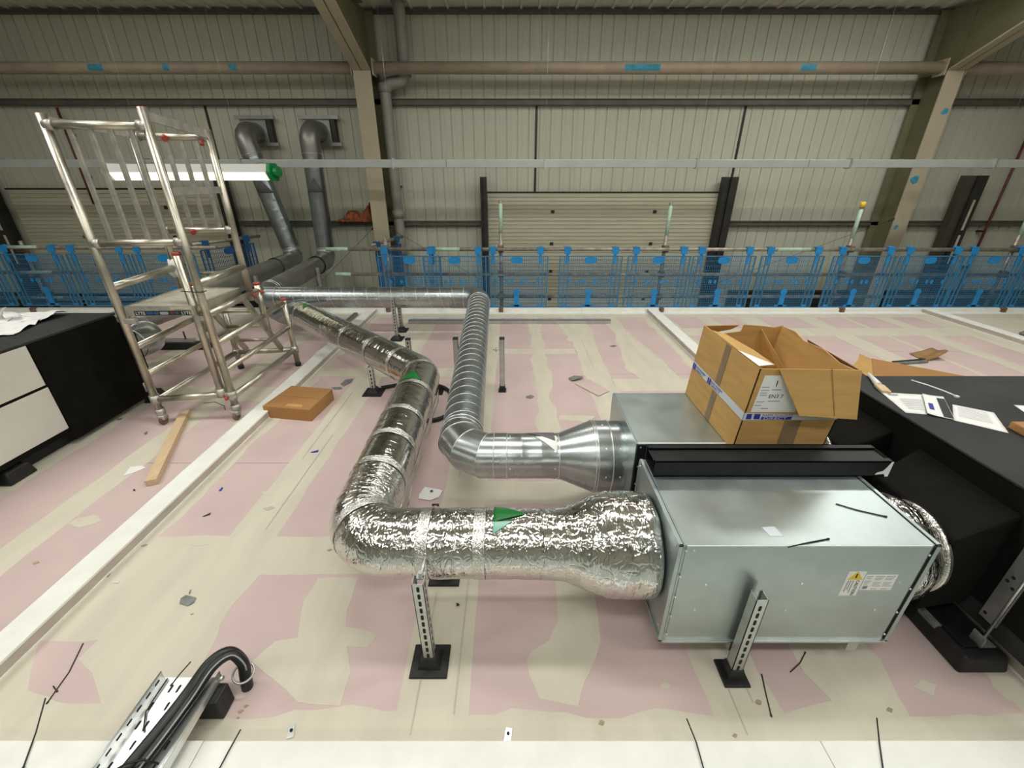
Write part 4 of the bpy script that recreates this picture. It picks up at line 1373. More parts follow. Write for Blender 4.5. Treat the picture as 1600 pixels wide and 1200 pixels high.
# brand strip on the platform edge
st = MB().prism([(-2.62, 2.8905, 0.854), (-2.235, 2.903, 0.854), (-2.235, 2.903, 0.886), (-2.62, 2.8905, 0.886)], (0, -0.0012, 0)).build('brand_strip', 'ink_black', tw)
for x, s in ((-2.612, 'LYTE'), (-2.30, 'LYTE')):
    text_mesh('brand_text', s, 0.030, (x, 2.8890 + (x + 2.62) * 0.0325, 0.860), (1, 0.0325, 0), (0, 0, 1), 'paper', st)
for x, w, m in ((-2.535, 0.04, 'blue_dark'), (-2.485, 0.03, 'blue_dark'), (-2.445, 0.055, 'ink_grey'), (-2.375, 0.03, 'red_conduit'), (-2.34, 0.02, 'blue_dark')):
    y = 2.8892 + (x + 2.62) * 0.0325
    MB().prism([(x, y, 0.860), (x + w, y + w * 0.0325, 0.860), (x + w, y + w * 0.0325, 0.879), (x, y, 0.879)], (0, -0.0008, 0)).build('brand_block', m, st)
# feet and castors
for v in (E_, F_):
    MB().cyl(zz(v, 0.0), zz(v, 0.035), 0.028, 14).build('rubber_foot', 'rubber', tw)
for v, dx in ((A, 0.018), (B, 0.0)):
    MB().cyl(zz(v, 0.075), zz(v, 0.125), 0.033, 16).build('castor_stem', 'alu_dull', tw)
    MB().box(v.x - 0.03 + dx, v.x + 0.03 + dx, v.y - 0.045, v.y + 0.01, 0.04, 0.078).build('castor_fork', 'alu_dull', tw, bevel=0.012)
    MB().tube([(v.x - 0.014 + dx, v.y - 0.02, 0.037), (v.x - 0.010 + dx, v.y - 0.02, 0.037), (v.x + 0.010 + dx, v.y - 0.02, 0.037), (v.x + 0.014 + dx, v.y - 0.02, 0.037)], [0.030, 0.037, 0.037, 0.030], 20).build('castor_wheel', 'rust', tw)
ti = MB().tube([zz(Bt, 1.02) + Vector((-0.028, -0.028, 0)), zz(B, 1.02) + Vector((0.03, -0.028, -0.012)), zz(B, 1.02) + Vector((0.03, 0.03, -0.012))], 0.003, 6).build('cable_tie', 'rubber', tw)

# ================================================================== BLUE BARRIER
YB = 6.10
rails = thing('barrier_rail', 'top scaffold tube of the barrier on the right', 'scaffold tube', (2.7, YB, 0.85))
MB().cyl((-2.55, YB, 0.855), (8.6, YB, 0.845), 0.0245, 12).build('tube', 'scaffold_tube', rails)
MB().cyl((-0.72, YB - 0.001, 0.8535), (-1.12, YB - 0.001, 0.854), 0.0252, 12).build('green_paint', 'tube_green', rails)
MB().cyl((-2.55, YB - 0.001, 0.855), (-2.25, YB - 0.001, 0.8549), 0.0252, 12).build('green_paint', 'tube_green', rails)
MB().cyl((3.65, YB - 0.001, 0.8495), (4.1, YB - 0.001, 0.849), 0.0252, 12).build('green_paint', 'tube_green', rails)
for lab, z, xa, xb in (('middle scaffold tube of the barrier on the right', 0.50, -2.5, 8.6), ('lowest scaffold tube of the barrier on the right', 0.185, -1.0, 8.6)):
    t = thing('barrier_rail', lab, 'scaffold tube', (xa, YB, z))
    MB().cyl((xa, YB + 0.05, z + 0.005), (xb, YB + 0.05, z - 0.005), 0.0245, 12).build('tube', 'scaffold_tube', t)
    MB().cyl((xa, YB + 0.05, z + 0.005), (xa + 0.22, YB + 0.05, z + 0.005), 0.0252, 12).build('green_paint', 'tube_green', t)
    MB().cyl((-0.35 - 0.3 * (z < 0.3), YB + 0.05, z), (-0.1, YB + 0.05, z), 0.0252, 12).build('green_paint', 'tube_green', t) if z > 0.3 else None
for lab, z in (('top scaffold tube of the barrier behind the tower', 0.88), ('middle scaffold tube of the barrier behind the tower', 0.53), ('lowest scaffold tube of the barrier behind the tower', 0.17)):
    t = thing('barrier_rail', lab, 'scaffold tube', (-6.5, YB, z))
    MB().cyl((-8.9, YB + (0.05 if z < 0.8 else 0), z), (-4.05, YB + (0.05 if z < 0.8 else 0), z - 0.005), 0.0245, 12).build('tube', 'scaffold_tube', t)
    MB().cyl((-6.95, YB + (0.05 if z < 0.8 else 0), z), (-6.5, YB + (0.05 if z < 0.8 else 0), z - 0.001), 0.0252, 12).build('green_paint', 'tube_green', t)
for i, (lab, x, zt, cap) in enumerate([('scaffold standard at the left end of the right barrier', -1.76, 1.02, None), ('green topped scaffold standard near the ribbed duct', -0.155, 1.47, 'tube_green'),
                                       ('green topped scaffold standard behind the open box', 2.13, 1.44, 'tube_green'), ('scaffold standard with orange cap by the right column', 4.70, 1.40, 'tube_green'),
                                       ('scaffold standard at the far right', 7.0, 1.45, 'tube_green'), ('scaffold standard of the barrier behind the tower', -6.82, 0.95, None)]):
    t = thing('scaffold_standard', lab, 'scaffold tube', (x, YB + 0.105, -1.0))
    MB().cyl((x, YB + 0.105, -1.0), (x, YB + 0.105, zt), 0.0245, 12).build('tube', 'scaffold_tube', t)
    if cap:
        MB().cyl((x, YB + 0.105, zt - 0.42), (x, YB + 0.105, zt - 0.04), 0.0252, 12).build('green_paint', cap, t)
    if 'orange' in lab:
        MB().cyl((x, YB + 0.105, zt - 0.02), (x, YB + 0.105, zt + 0.05), 0.032, 10).build('orange_cap', 'yellow', t)
    for z in (0.85, 0.50, 0.185):
        MB().box(x - 0.04, x + 0.04, YB + 0.03, YB + 0.125, z - 0.045, z + 0.045).build('coupler', 'rust', t, bevel=0.012)
        MB().cyl((x + 0.045, YB + 0.04, z), (x + 0.075, YB + 0.04, z), 0.014, 6).build('coupler_bolt', 'rust', t)
    MB().box(x - 0.03, x + 0.03, 5.93, 5.99, 0.0, 0.075).build('floor_clip', 'rust', t, bevel=0.008)


def brick_guard(label, x0, x1, ztop, m1='blue_plastic', m2='blue_wire'):
    """hooked plastic mesh guard panel built at world place; origin at its bottom centre"""
    w = x1 - x0
    xc = (x0 + x1) / 2
    t = thing('mesh_guard', label, 'barrier', (xc, YB - 0.03, 0.06), 'blue mesh guard panels')
    y = YB - 0.035
    zb, zt = 0.055, ztop - 0.085
    mb = MB()
    nv = max(12, int(w / 0.026))
    for i in range(1, nv):
        x = x0 + w * i / nv
        th = 0.0022
        mb.box(x - th, x + th, y - 0.002, y + 0.002, zb, zt)
    nh = 22
    for i in range(1, nh):
        z = zb + (zt - zb) * i / nh
        if i > nh * 0.62 and i % 2:
            continue
        mb.box(x0, x1, y - 0.002, y + 0.002, z - 0.0020, z + 0.0020)
    g = mb.build('mesh', m2, t)
    g['kind'] = 'stuff'
    fr = MB()
    for x in (x0, x1):
        fr.box(x - 0.008, x + 0.008, y - 0.008, y + 0.008, zb, zt)
    for f in (0.075, 0.14, 0.86, 0.925):
        fr.box(x0 + w * f - 0.004, x0 + w * f + 0.004, y - 0.005, y + 0.005, zb, zt)
    fr.box(x0, x1, y - 0.008, y + 0.008, zb - 0.008, zb + 0.008).box(x0, x1, y - 0.008, y + 0.008, zt - 0.006, zt + 0.006)
    fr.build('frame', m2, t)
    for x in (x0 + 0.10, x1 - 0.10):
        # hook clip over the tube
        hk = MB()
        hk.tube(arc_pts((x, YB, ztop), 0.036, -60, 215, 12, (0, -1, 0), (0, 0, 1)), 0.010, 6)
        hk.box(x - 0.043, x + 0.043, YB - 0.050, YB - 0.030, ztop - 0.055, ztop + 0.030)
        hk.box(x - 0.043, x + 0.043, YB - 0.05, YB + 0.03, ztop + 0.026, ztop + 0.036)
        hk.build('hook_clip', m1, t)
        MB().box(x - 0.018, x + 0.018, y - 0.006, y + 0.006, zt - 0.11, zt + 0.03).build('hook_stem', m1, t)
    MB().prism([(xc + 0.085 * math.cos(R(a)) * (1.0), y - 0.006, zt - 0.055 + 0.045 * max(-1, min(1, 1.4 * math.sin(R(a))))) for a in range(0, 360, 30)], (0, 0.012, 0)).build('name_plate', m1, t)
    mbk = MB()
    mbk.prism([(xc + 0.045 * math.cos(R(a)), y - 0.007, zb + 0.22 + 0.045 * math.sin(R(a))) for a in range(0, 360, 30)], (0, 0.014, 0))
    mbk.box(xc - 0.035, xc + 0.035, y - 0.006, y + 0.006, zb, zb + 0.22)
    mbk.box(xc - 0.085, xc + 0.085, y - 0.006, y + 0.006, zb - 0.005, zb + 0.03)
    mbk.build('toe_bracket', m1, t)
    for fx in (0.16, 0.34, 0.42, 0.58, 0.66, 0.84):
        MB().prism([(x0 + w * fx + 0.020 * math.cos(R(a)), y - 0.005, zb + 0.36 + 0.028 * math.sin(R(a))) for a in range(0, 360, 45)], (0, 0.010, 0)).build('boss', m1, t)
    for fx in (0.1, 0.9):
        MB().box(x0 + w * fx - 0.03, x0 + w * fx + 0.03, y - 0.006, y + 0.006, zb, zb + 0.035).build('corner_tab', m1, t)
    return t


g0 = brick_guard('p', -0.362, 0.492, 0.85)
GW = 0.854
spots = [(-1.42, 'blue mesh guard panel nearest the left column'), (-0.79, 'blue mesh guard panel seen above the far straight duct'), (0.065, 'blue mesh guard panel just right of the ribbed duct'),
         (1.09, 'blue mesh guard panel left of the green topped pole behind the box'), (2.03, 'blue mesh guard panel crossed by the pole behind the box'),
         (2.93, 'blue mesh guard panel in front of the dark right door post'), (3.87, 'blue mesh guard panel left of the orange capped pole'),
         (4.86, 'blue mesh guard panel in front of the blue-marked column'), (5.78, 'blue mesh guard panel left of the slotted dark post'), (6.66, 'blue mesh guard panel at the right edge'), (7.55, 'blue mesh guard panel past the right edge')]
for i, (x, lab) in enumerate(spots):
    if i == 2:
        g0['label'] = lab
        continue
    g = dup(g0, (x, YB - 0.03 - (0.02 if i == 1 else 0), 0.06), lab)
for x, lab in ((-7.55, 'blue mesh guard panel at the left edge behind the black unit'), (-6.62, 'blue mesh guard panel left of the scaffold tower'), (-5.70, 'blue mesh guard panel seen through the scaffold posts'), (-4.80, 'blue mesh guard panel right behind the scaffold tower')):
    dup(g0, (x, YB - 0.03, 0.085), lab)
# return panels running from the barrier to the wall
for (x, yc, z, rz, lab) in ((-4.18, 6.55, 0.12, R(70), 'dark blue mesh guard panel turned towards the wall behind the tower'), (-1.86, 6.70, 0.09, R(80), 'dark blue mesh guard panel turned towards the left column')):
    g = dup(g0, (x, yc, z), lab, rz)
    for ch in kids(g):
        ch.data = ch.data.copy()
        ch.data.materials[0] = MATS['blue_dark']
    t = thing('barrier_rail', 'short scaffold tube carrying the ' + ('panel behind the tower' if x < -3 else 'panel by the left column'), 'scaffold tube', (x, yc, z + 0.79))
    d = Vector((math.cos(rz), math.sin(rz), 0))
    MB().cyl(Vector((x, yc, z + 0.792)) - d * 0.5 + Vector((-0.03 * d.y, 0.03 * d.x, 0)), Vector((x, yc, z + 0.792)) + d * 0.6 + Vector((-0.03 * d.y, 0.03 * d.x, 0)), 0.0235, 10).build('tube', 'scaffold_tube', t)
# thin brace wires
for lab, p, q in (('thin bracing wire left of the column', (-3.9, 7.9, -0.3), (-2.25, 7.40, 1.02)), ('thin bracing wire right of the left column', (-0.52, 7.67, 0.1), (-1.99, 7.36, 1.0)), ('thin bracing wire left of the orange capped pole', (3.66, 7.68, 0.05), (6.16, 7.36, 1.15))):
    t = thing('brace_wire', lab, 'wire', p)
    MB().cyl(p, q, 0.003, 6).build('wire', 'dark_steel', t)
    MB().cyl(Vector(p).lerp(Vector(q), 0.97), q, 0.012, 8).build('turnbuckle', 'dark_steel', t)

# ================================================================== LEFT BLACK UNIT
lu = thing('air_handling_unit', 'black insulated air unit with pale panels at the left edge', 'air unit', (-3.7, 2.4, 0.1))
XF = -3.10
MB().box(-4.9, XF - 0.004, 0.9, 3.24, 0.10, 0.755).build('casing', 'black_foam', lu, bevel=0.006)
MB().box(-4.9, XF + 0.004, 0.9, 3.25, 0.755, 0.772).build('top_sheet', 'black_top', lu, bevel=0.004)
MB().box(XF - 0.004, XF + 0.002, 1.2, 2.565, 0.475, 0.752).build('upper_panel', 'white_panel', lu, bevel=0.003)
MB().box(XF - 0.004, XF + 0.002, 1.2, 2.57, 0.14, 0.457).build('lower_panel', 'white_panel', lu, bevel=0.003)
MB().box(XF - 0.004, XF + 0.004, 2.575, 3.24, 0.04, 0.752).build('black_panel', 'black_foam', lu, bevel=0.004)
MB().box(-4.6, XF - 0.08, 1.3, 3.1, 0.0, 0.10).build('plinth', 'black_top', lu)
MB().prism([(-3.10, 3.25, 0.16), (-3.10, 3.36, 0.26), (-3.10, 3.36, 0.58), (-3.10, 3.25, 0.70)], (-0.5, 0, 0)).build('end_hood', 'black_foam', lu, bevel=0.006)
c = P(20, 745)
rr1 = thing('rubber_rail', 'black rubber foot with clamp at the corner of the left unit', 'support', (c.x, c.y, 0))
MB().frustum(c.x - 0.06, c.x + 0.10, c.y - 0.10, c.y + 0.07, 0, c.x - 0.05, c.x + 0.085, c.y - 0.085, c.y + 0.055, 0.085).build('rail', 'rubber', rr1, bevel=0.012)
MB().box(c.x - 0.03, c.x + 0.04, c.y - 0.02, c.y + 0.025, 0.085, 0.118).build('clamp', 'scrap_grey', rr1, bevel=0.006)
rr2 = thing('rubber_support', 'small black foot at the back corner of the left unit', 'support', (-3.06, 3.27, 0))
MB().frustum(-3.11, -2.99, 3.20, 3.33, 0, -3.09, -3.02, 3.22, 3.31, 0.09).build('foot_cone', 'rubber', rr2)
MB().cyl((-3.04, 3.27, 0.09), (-3.04, 3.27, 0.125), 0.008, 6).build('bolt', 'rubber', rr2)
# silver elbow and floor rail behind it
t = thing('duct_elbow', 'dull silver duct elbow behind the left unit', 'duct', (-3.4, 3.5, 0.3))
MB().tube(fillet_path([(-3.28, 3.365, 0.44), (-3.24, 3.62, 0.42), (-3.55, 3.92, 0.40), (-3.78, 3.99, 0.40)], [0.14, 0.14], step=0.04, seg=5), 0.125, 28).build('elbow', 'galv_duct', t)
beads([((-3.262, 3.48, 0.43), (0.1, 1, 0), 0.127, 0.004), ((-3.40, 3.775, 0.41), (-1, 1, 0), 0.127, 0.004)], t, seg=28)
a, b = P(232, 547), P(322, 549)
t = thing('rubber_rail', 'black rubber rail on the floor behind the scaffold tower', 'support', (a.x, a.y, 0))
MB().box(a.x - 0.4, b.x, a.y, a.y + 0.10, 0, 0.075).build('rail', 'rubber', t, bevel=0.008)
MB().box(a.x - 0.1, b.x - 0.15, a.y + 0.03, a.y + 0.07, 0.076, 0.115).build('channel', 'zinc', t)
MB().cyl((b.x - 0.25, a.y + 0.05, 0.11), (b.x - 0.25, a.y + 0.05, 0.20), 0.008, 6).build('bolt', 'rubber', t)
# crumpled sheets on the left unit
t = thing('paper_sheets', 'crumpled white sheets lying on the left black unit', 'paper', (-3.9, 2.9, 0.773))
for k, (cx, cy, w, h, rz, amp) in enumerate(((-3.58, 2.78, 0.46, 0.34, 0.35, 0.045), (-3.92, 2.90, 0.55, 0.42, -0.2, 0.08), (-3.72, 3.08, 0.62, 0.22, 0.05, 0.04))):
    def fn(u, v, cx=cx, cy=cy, w=w, h=h, rz=rz, amp=amp, k=k):
        x, y = (u - .5) * w, (v - .5) * h
        q = abs(noise.noise(Vector((u * 2.6 + k * 9, v * 2.0, k)))) + 0.3 * abs(noise.noise(Vector((u * 5, v * 4 + k, 3))))
        return (cx + x * math.cos(rz) - y * math.sin(rz), cy + x * math.sin(rz) + y * math.cos(rz), 0.776 + 0.004 * k + amp * q)
    MB().grid(fn, 18, 14, smooth=False).build('sheet', 'paper', t, solid=0.0006)
t = thing('curled_strip', 'curled white paper strip standing on the left black unit', 'paper', (-3.6, 2.95, 0.775))
MB().grid(lambda u, v: (-3.62 + 0.07 * math.cos(u * 5.2), 2.98 + 0.03 * v, 0.815 + 0.033 * math.sin(u * 5.2)), 20, 2).build('strip', 'paper', t, solid=0.001)
MB().grid(lambda u, v: (-3.70 + 0.10 * u, 2.96 + 0.025 * v, 0.80 + 0.09 * u), 4, 2).build('strip_end', 'paper', t, solid=0.001)
cp_ = thing('tapered_cup', 'grey tapered cup with a white rim at the left edge', 'cup', (-3.84, 2.75, 0.775))
MB().tube([(-3.80, 2.62, 0.80), (-3.80, 2.62, 0.90)], [0.03, 0.042], 20).build('body', 'scrap_grey', cp_)
MB().tube([(-3.80, 2.62, 0.90), (-3.80, 2.62, 0.915)], [0.046, 0.046], 20).build('rim', 'pvc_white', cp_)


# ================================================================== CARDBOARD AND PAPER
def PY(px, py, Y):
    """point of the upright plane at depth Y seen at photo pixel px, py"""
    u, v = (px - 800) / FPX, (py - 600) / FPX
    cp, sp = math.cos(PITCH), math.sin(PITCH)
    d = Vector((u, cp - v * sp, -(sp + v * cp)))
    return Vector((0, 0, CAM_H)) + d * (Y / d.y)


ob = thing('open_cardboard_box', 'open cardboard box with printed tape standing on the rear fan unit', 'cardboard box', (1.18, 1.87, 0.622))
ZB, ZTB = 0.6225, 1.015
bl, br, tl, tr = 0.974, 1.372, 1.004, 1.415
y0, y1 = 1.588, 2.150


def lean(x_b, x_t, z):
    return x_b + (x_t - x_b) * (z - ZB) / (ZTB - ZB)


def wallq(name, p0, p1, zt0, zt1, m='card', parent=ob, notch=None):
    """upright sheet from base point p0 to p1 with top heights zt0, zt1"""
    pts = [(lean(bl, tl, ZB) if p0[0] == 'l' else lean(br, tr, ZB), p0[1], ZB), (lean(bl, tl, ZB) if p1[0] == 'l' else lean(br, tr, ZB), p1[1], ZB)]
    a = (lean(bl, tl, zt0) if p0[0] == 'l' else lean(br, tr, zt0), p0[1], zt0)
    b = (lean(bl, tl, zt1) if p1[0] == 'l' else lean(br, tr, zt1), p1[1], zt1)
    top = [b]
    if notch:
        for f, dz in notch:
            top.append(tuple(Vector(b).lerp(Vector(a), f) + Vector((0, 0, dz))))
    top.append(a)
    th = Vector((0, 0.005, 0)) if p0[1] == p1[1] else Vector((0.005, 0, 0))
    if p0[0] == 'r' and p1[0] == 'r':
        th = -th
    if p0[1] == p1[1] == y1:
        th = -th
    return MB().prism([Vector(p) for p in pts] + [Vector(p) for p in top], th).build(name, m, parent)


MB().box(bl + 0.006, br - 0.006, y0 + 0.006, y1 - 0.006, ZB, ZB + 0.005).build('base', 'card', ob)
wallq('left_side', ('l', y0), ('l', y1), ZTB, ZTB + 0.004)
wallq('front_side', ('l', y0), ('r', y0), ZTB, ZTB - 0.02)
wallq('right_side', ('r', y0), ('r', y1), ZTB - 0.015, ZTB, notch=[(0.2, 0.01), (0.35, -0.008), (0.6, 0.006), (0.8, -0.01)])
wallq('back_side', ('l', y1), ('r', y1), ZTB, ZTB + 0.004, notch=[(0.1, -0.01), (0.3, 0.0), (0.5, 0.006), (0.52, -0.03), (0.8, -0.045), (0.95, -0.01)])
# flaps
MB().prism([(1.004, 1.60, ZTB + 0.002), (1.006, 2.06, ZTB + 0.004), (1.05, 2.00, ZTB + 0.002), (1.085, 1.80, ZTB - 0.004), (1.082, 1.62, ZTB - 0.002)], (0, 0, 0.004)).build('left_flap', 'card', ob)
MB().prism([(1.01, 2.150, ZTB), (1.19, 2.150, ZTB + 0.004), (1.17, 2.185, ZTB - 0.03), (1.09, 2.195, ZTB - 0.05), (1.03, 2.18, ZTB - 0.03)], (0, 0.004, 0.002)).build('back_flap', 'card', ob)
fl = [PY(1217, 576, 1.580), PY(1346, 578, 1.575), PY(1338, 655, 1.530), PY(1248, 649, 1.535)]
ff = MB().prism(fl, (0, -0.004, 0)).build('front_flap', 'card', ob)
MB().prism([(1.418, 1.60, ZTB - 0.012), (1.42, 1.95, ZTB - 0.004), (1.465, 1.92, 0.90), (1.462, 1.66, 0.86)], (0.004, 0, 0)).build('right_flap', 'card_dark', ob)
a, b = PY(1300, 575, 1.570), PY(1304, 650, 1.528)
MB().bar(a, b, 0.0025, 0.001, up=(0, -1, 0)).build('crease', 'card_dark', ff)
# inside fold standing at the back right corner
MB().prism([(1.30, 2.14, ZTB - 0.01), (1.36, 2.14, 0.80), (1.385, 2.0, 0.78), (1.40, 1.95, 0.80)], (0.003, 0.001, 0)).build('inner_flap', 'card', ob)


# printed tape round the left and front faces, brown parcel tape strips
def on_left(y, z, o=0.0012):
    return Vector((lean(bl, tl, z) - o, y, z))


def on_front(x, z, o=0.0012):
    return Vector((x, y0 - o, z))


zA, zC = 0.775, 0.810
tp = MB().prism([on_left(y1, zA + 0.01), on_left(y0, zA), on_left(y0, zC), on_left(y1, zC + 0.01)], (-0.0006, 0, 0)).build('printed_tape', 'print_tape', ob)
tf = MB().prism([on_front(lean(bl, tl, zA), zA), on_front(lean(br, tr, zA), zA + 0.004), on_front(lean(br, tr, zC), zC - 0.012), on_front(lean(bl, tl, zC), zC)], (0, -0.0006, 0)).build('printed_tape', 'print_tape', ob)
x_ = lean(bl, tl, 0.79)
for k, (u, w) in enumerate(((0.012, 0.022), (0.044, 0.026))):
    MB().prism([on_front(x_ + u, 0.780, .0022), on_front(x_ + u + w, 0.780, .0022), on_front(x_ + u + w, 0.806, .0022), on_front(x_ + u, 0.806, .0022)], (0, -0.0004, 0)).build('print_block', 'ink_blue', tf)
text_mesh('tape_text', 'PLASTIC MOULDINGS', 0.0135, on_front(x_ + 0.078, 0.796, .0018), (1, 0, 0), (0, 0, 1), 'ink_blue', tf)
MB().prism([on_front(x_ + 0.075, 0.7785, .0022), on_front(x_ + 0.205, 0.7785, .0022), on_front(x_ + 0.207, 0.793, .0022), on_front(x_ + 0.077, 0.793, .0022)], (0, -0.0004, 0)).build('print_block', 'ink_blue', tf)
text_mesh('tape_text', 'DIRECT', 0.0155, on_front(x_ + 0.085, 0.780, .0028), (1, 0, 0), (0, 0, 1), 'print_tape', tf, squeeze=1.9)
for yb_ in (2.145, 1.955):
    for u, w in ((0.0, 0.014), (0.018, 0.018)):
        MB().prism([on_left(yb_ - u, 0.782, .0024), on_left(yb_ - u - w, 0.782, .0024), on_left(yb_ - u - w, 0.812, .0024), on_left(yb_ - u, 0.812, .0024)], (-0.0004, 0, 0)).build('print_block', 'ink_blue', tp)
    text_mesh('tape_text', 'PLASTIC MOULDINGS', 0.0125, on_left(yb_ - 0.04, 0.800, .0022), (0, -1, 0), (0.07, 0, 1), 'ink_blue', tp)
    text_mesh('tape_text', 'DIRECT', 0.0175, on_left(yb_ - 0.04, 0.784, .0022), (0, -1, 0), (0.07, 0, 1), 'ink_blue', tp, squeeze=1.7)
for za, zb_ in ((ZB + 0.002, zA - 0.001), (zC + 0.003, ZTB)):
    MB().prism([on_left(1.885, za), on_left(1.835, za), on_left(1.835, zb_), on_left(1.885, zb_)], (-0.0004, 0, 0)).build('parcel_tape', 'brown_tape', ob)
MB().prism([on_front(1.165, ZB + 0.002), on_front(1.235, ZB + 0.002), on_front(1.24, zA - 0.001), on_front(1.168, zA - 0.001)], (0, -0.0004, 0)).build('parcel_tape', 'brown_tape', ob)
lb = MB().prism([on_front(1.012, 0.815), on_front(1.20, 0.815), on_front(1.20, 0.985), on_front(1.03, 0.985)], (0, -0.0005, 0)).build('address_label', 'paper', ob)
text_mesh('label_text', '1', 0.040, on_front(1.078, 0.935, .002), (1, 0, 0), (0, 0, 1), 'ink_black', lb)
text_mesh('label_text', 'EN3 7', 0.024, on_front(1.068, 0.882, .002), (1, 0, 0), (0, 0, 1), 'ink_black', lb)
for xx, z, w in ((1.03, 0.93, 0.03), (1.03, 0.915, 0.034), (1.03, 0.903, 0.028), (1.03, 0.893, 0.03), (1.022, 0.862, 0.036), (1.02, 0.845, 0.028), (1.074, 0.918, 0.04), (1.07, 0.865, 0.05), (1.05, 0.83, 0.03)):
    MB().prism([on_front(xx, z, .0018), on_front(xx + w, z, .0018), on_front(xx + w, z + 0.004, .0018), on_front(xx, z + 0.004, .0018)], (0, -0.0003, 0)).build('small_print', 'ink_grey', lb)
MB().prism([(1.003, 1.60, ZTB + 0.0065), (1.003, 1.78, ZTB + 0.0065), (1.04, 1.70, ZTB + 0.005), (1.076, 1.62, ZTB + 0.004)], (0, 0, 0.0006)).build('label_overlap', 'paper', ob)

# closed box on the deck
cb = thing('closed_cardboard_box', 'small closed cardboard box on the deck by the white rib', 'cardboard box', (-1.76, 3.14, 0))
c4 = [(-1.962, 2.960), (-1.566, 2.895), (-1.528, 3.265), (-1.905, 3.330)]
MB().poly2(c4, 0.0012, 0.104).build('carton', 'card_plain', cb, bevel=0.003)
m_ = [Vector((*p, 0)) for p in c4]
MB().prism([m_[0].lerp(m_[3], 0.49) + Vector((0, 0, .1042)), m_[1].lerp(m_[2], 0.49) + Vector((0, 0, .1042)), m_[1].lerp(m_[2], 0.51) + Vector((0, 0, .1042)), m_[0].lerp(m_[3], 0.51) + Vector((0, 0, .1042))], (0, 0, .0005)).build('lid_joint', 'card_dark', cb)
MB().prism([m_[0].lerp(m_[1], 0.45) + Vector((0, .03, .1042)), m_[0].lerp(m_[1], 0.8) + Vector((0, .03, .1042)), m_[0].lerp(m_[1], 0.78) + Vector((0, .07, .1042)), m_[0].lerp(m_[1], 0.47) + Vector((0, .07, .1042))], (0, 0, .0004)).build('clear_tape', 'card', cb)
fc = thing('flat_cardboard_box', 'flat cardboard box on the deck behind the big black unit', 'cardboard box', (3.6, 3.5, 0))
q = [P(1441, 606), P(1530, 612), P(1560, 590), P(1466, 574)]
MB().poly2([(3.19, 3.42), (3.62, 2.95), (4.25, 3.35), (3.55, 3.92)], 0.0, 0.12).build('carton', 'card_plain', fc, bevel=0.004)
MB().prism([(3.19, 3.42, 0.11), (3.55, 3.92, 0.11), (3.50, 4.02, 0.125), (3.36, 3.85, 0.13), (3.2, 3.7, 0.12)], (0, 0, 0.004)).build('flap', 'card', fc)
t = thing('card_scrap', 'curled scrap of brown cardboard beyond the flat box', 'cardboard', P(1450, 560))
c = P(1450, 559)
MB().grid(lambda u, v: (c.x + (u - .5) * 0.24, c.y + (v - .5) * 0.2 + 0.04 * u, 0.01 + 0.09 * u * u * (1 - .5 * v) + 0.01 * math.sin(9 * v)), 8, 6).build('scrap', 'card_dark', t, solid=0.003)
t = thing('plastic_strip', 'dark and grey plastic strip on the deck left of the flat box', 'strip', P(1415, 570))
a, b = P(1396, 570), P(1446, 566)
MB().bar(a + Vector((0, 0, .012)), b + Vector((0, 0, .012)), 0.05, 0.022).build('strip', 'scrap_grey', t)
MB().bar(a + Vector((0, 0.02, .026)), b + Vector((0, 0.02, .026)), 0.02, 0.008).build('dark_edge', 'ink_black', t)

# papers on the big black unit
ZP = 0.7008


def sheet(label, pxs, z, prints, curl=0.0):
    pts = [P(px, py, z) for px, py in pxs]
    t = thing('paper_sheet', label, 'paper', pts[0])

    def fn(u, v):
        p = pts[0].lerp(pts[1], u).lerp(pts[3].lerp(pts[2], u), v)
        return p + Vector((0, 0, 0.0006 + curl * (1 - u) ** 3 + 0.002 * abs(noise.noise(Vector((u * 3, v * 3, pts[0].x))))))
    MB().grid(fn, 10, 8).build('sheet', 'paper', t, solid=0.0005)
    for (u0, u1, v0, v1, m) in prints:
        MB().add([fn(u0, v0) + Vector((0, 0, .0012)), fn(u1, v0) + Vector((0, 0, .0012)), fn(u1, v1) + Vector((0, 0, .0012)), fn(u0, v1) + Vector((0, 0, .0012))], [(0, 1, 2, 3)]).build('print', m, t)
    return t


lines = [(0.12, 0.85 - 0.1 * (k % 3), 0.14 + k * 0.085, 0.155 + k * 0.085, 'ink_grey') for k in range(9)]
sheet('left white printed sheet of the papers on the big black unit', [(1376, 613), (1444, 617), (1449, 648), (1415, 645)], ZP, [(0.1, 0.35, 0.08, 0.16, 'ink_grey')] + [(0.3, 0.9, .3 + k * .08, .32 + k * .08, 'ink_grey') for k in range(7)])
sheet('folded middle leaflet with a dark band on the big black unit', [(1440, 617), (1474, 620), (1492, 656), (1448, 648)], ZP + 0.003, [(0.62, 0.98, 0.12, 0.98, 'ink_black'), (0.15, 0.35, 0.45, 0.75, 'ink_blue')], 0.008)
sheet('right white printed sheet of the papers on the big black unit', [(1488, 632), (1553, 645), (1576, 677), (1490, 657)], ZP, [(0.12, 0.8, .12 + k * .09, .135 + k * .09, 'ink_grey') for k in range(7)])
sheet('corner of a white sheet at the right edge of the black unit', [(1584, 633), (1640, 636), (1660, 668), (1625, 662)], ZP, [])
t = thing('cable_tie', 'long white cable tie on the big black unit', 'cable tie', P(1425, 594, 0.7))
MB().tube([P(1424, 594, .703), P(1450, 602, .703), P(1475, 611, .703), P(1494, 619, .703)], 0.004, 6).build('strap', 'pvc_white', t)
MB().obox(P(1495, 619.5, .704), (0.008, 0, 0), (0, 0.008, 0), (0, 0, 0.004)).build('head', 'pvc_white', t)
t = thing('paint_brush', 'white and wooden brush beside the open box on the black unit', 'brush', P(1370, 600, 0.7))
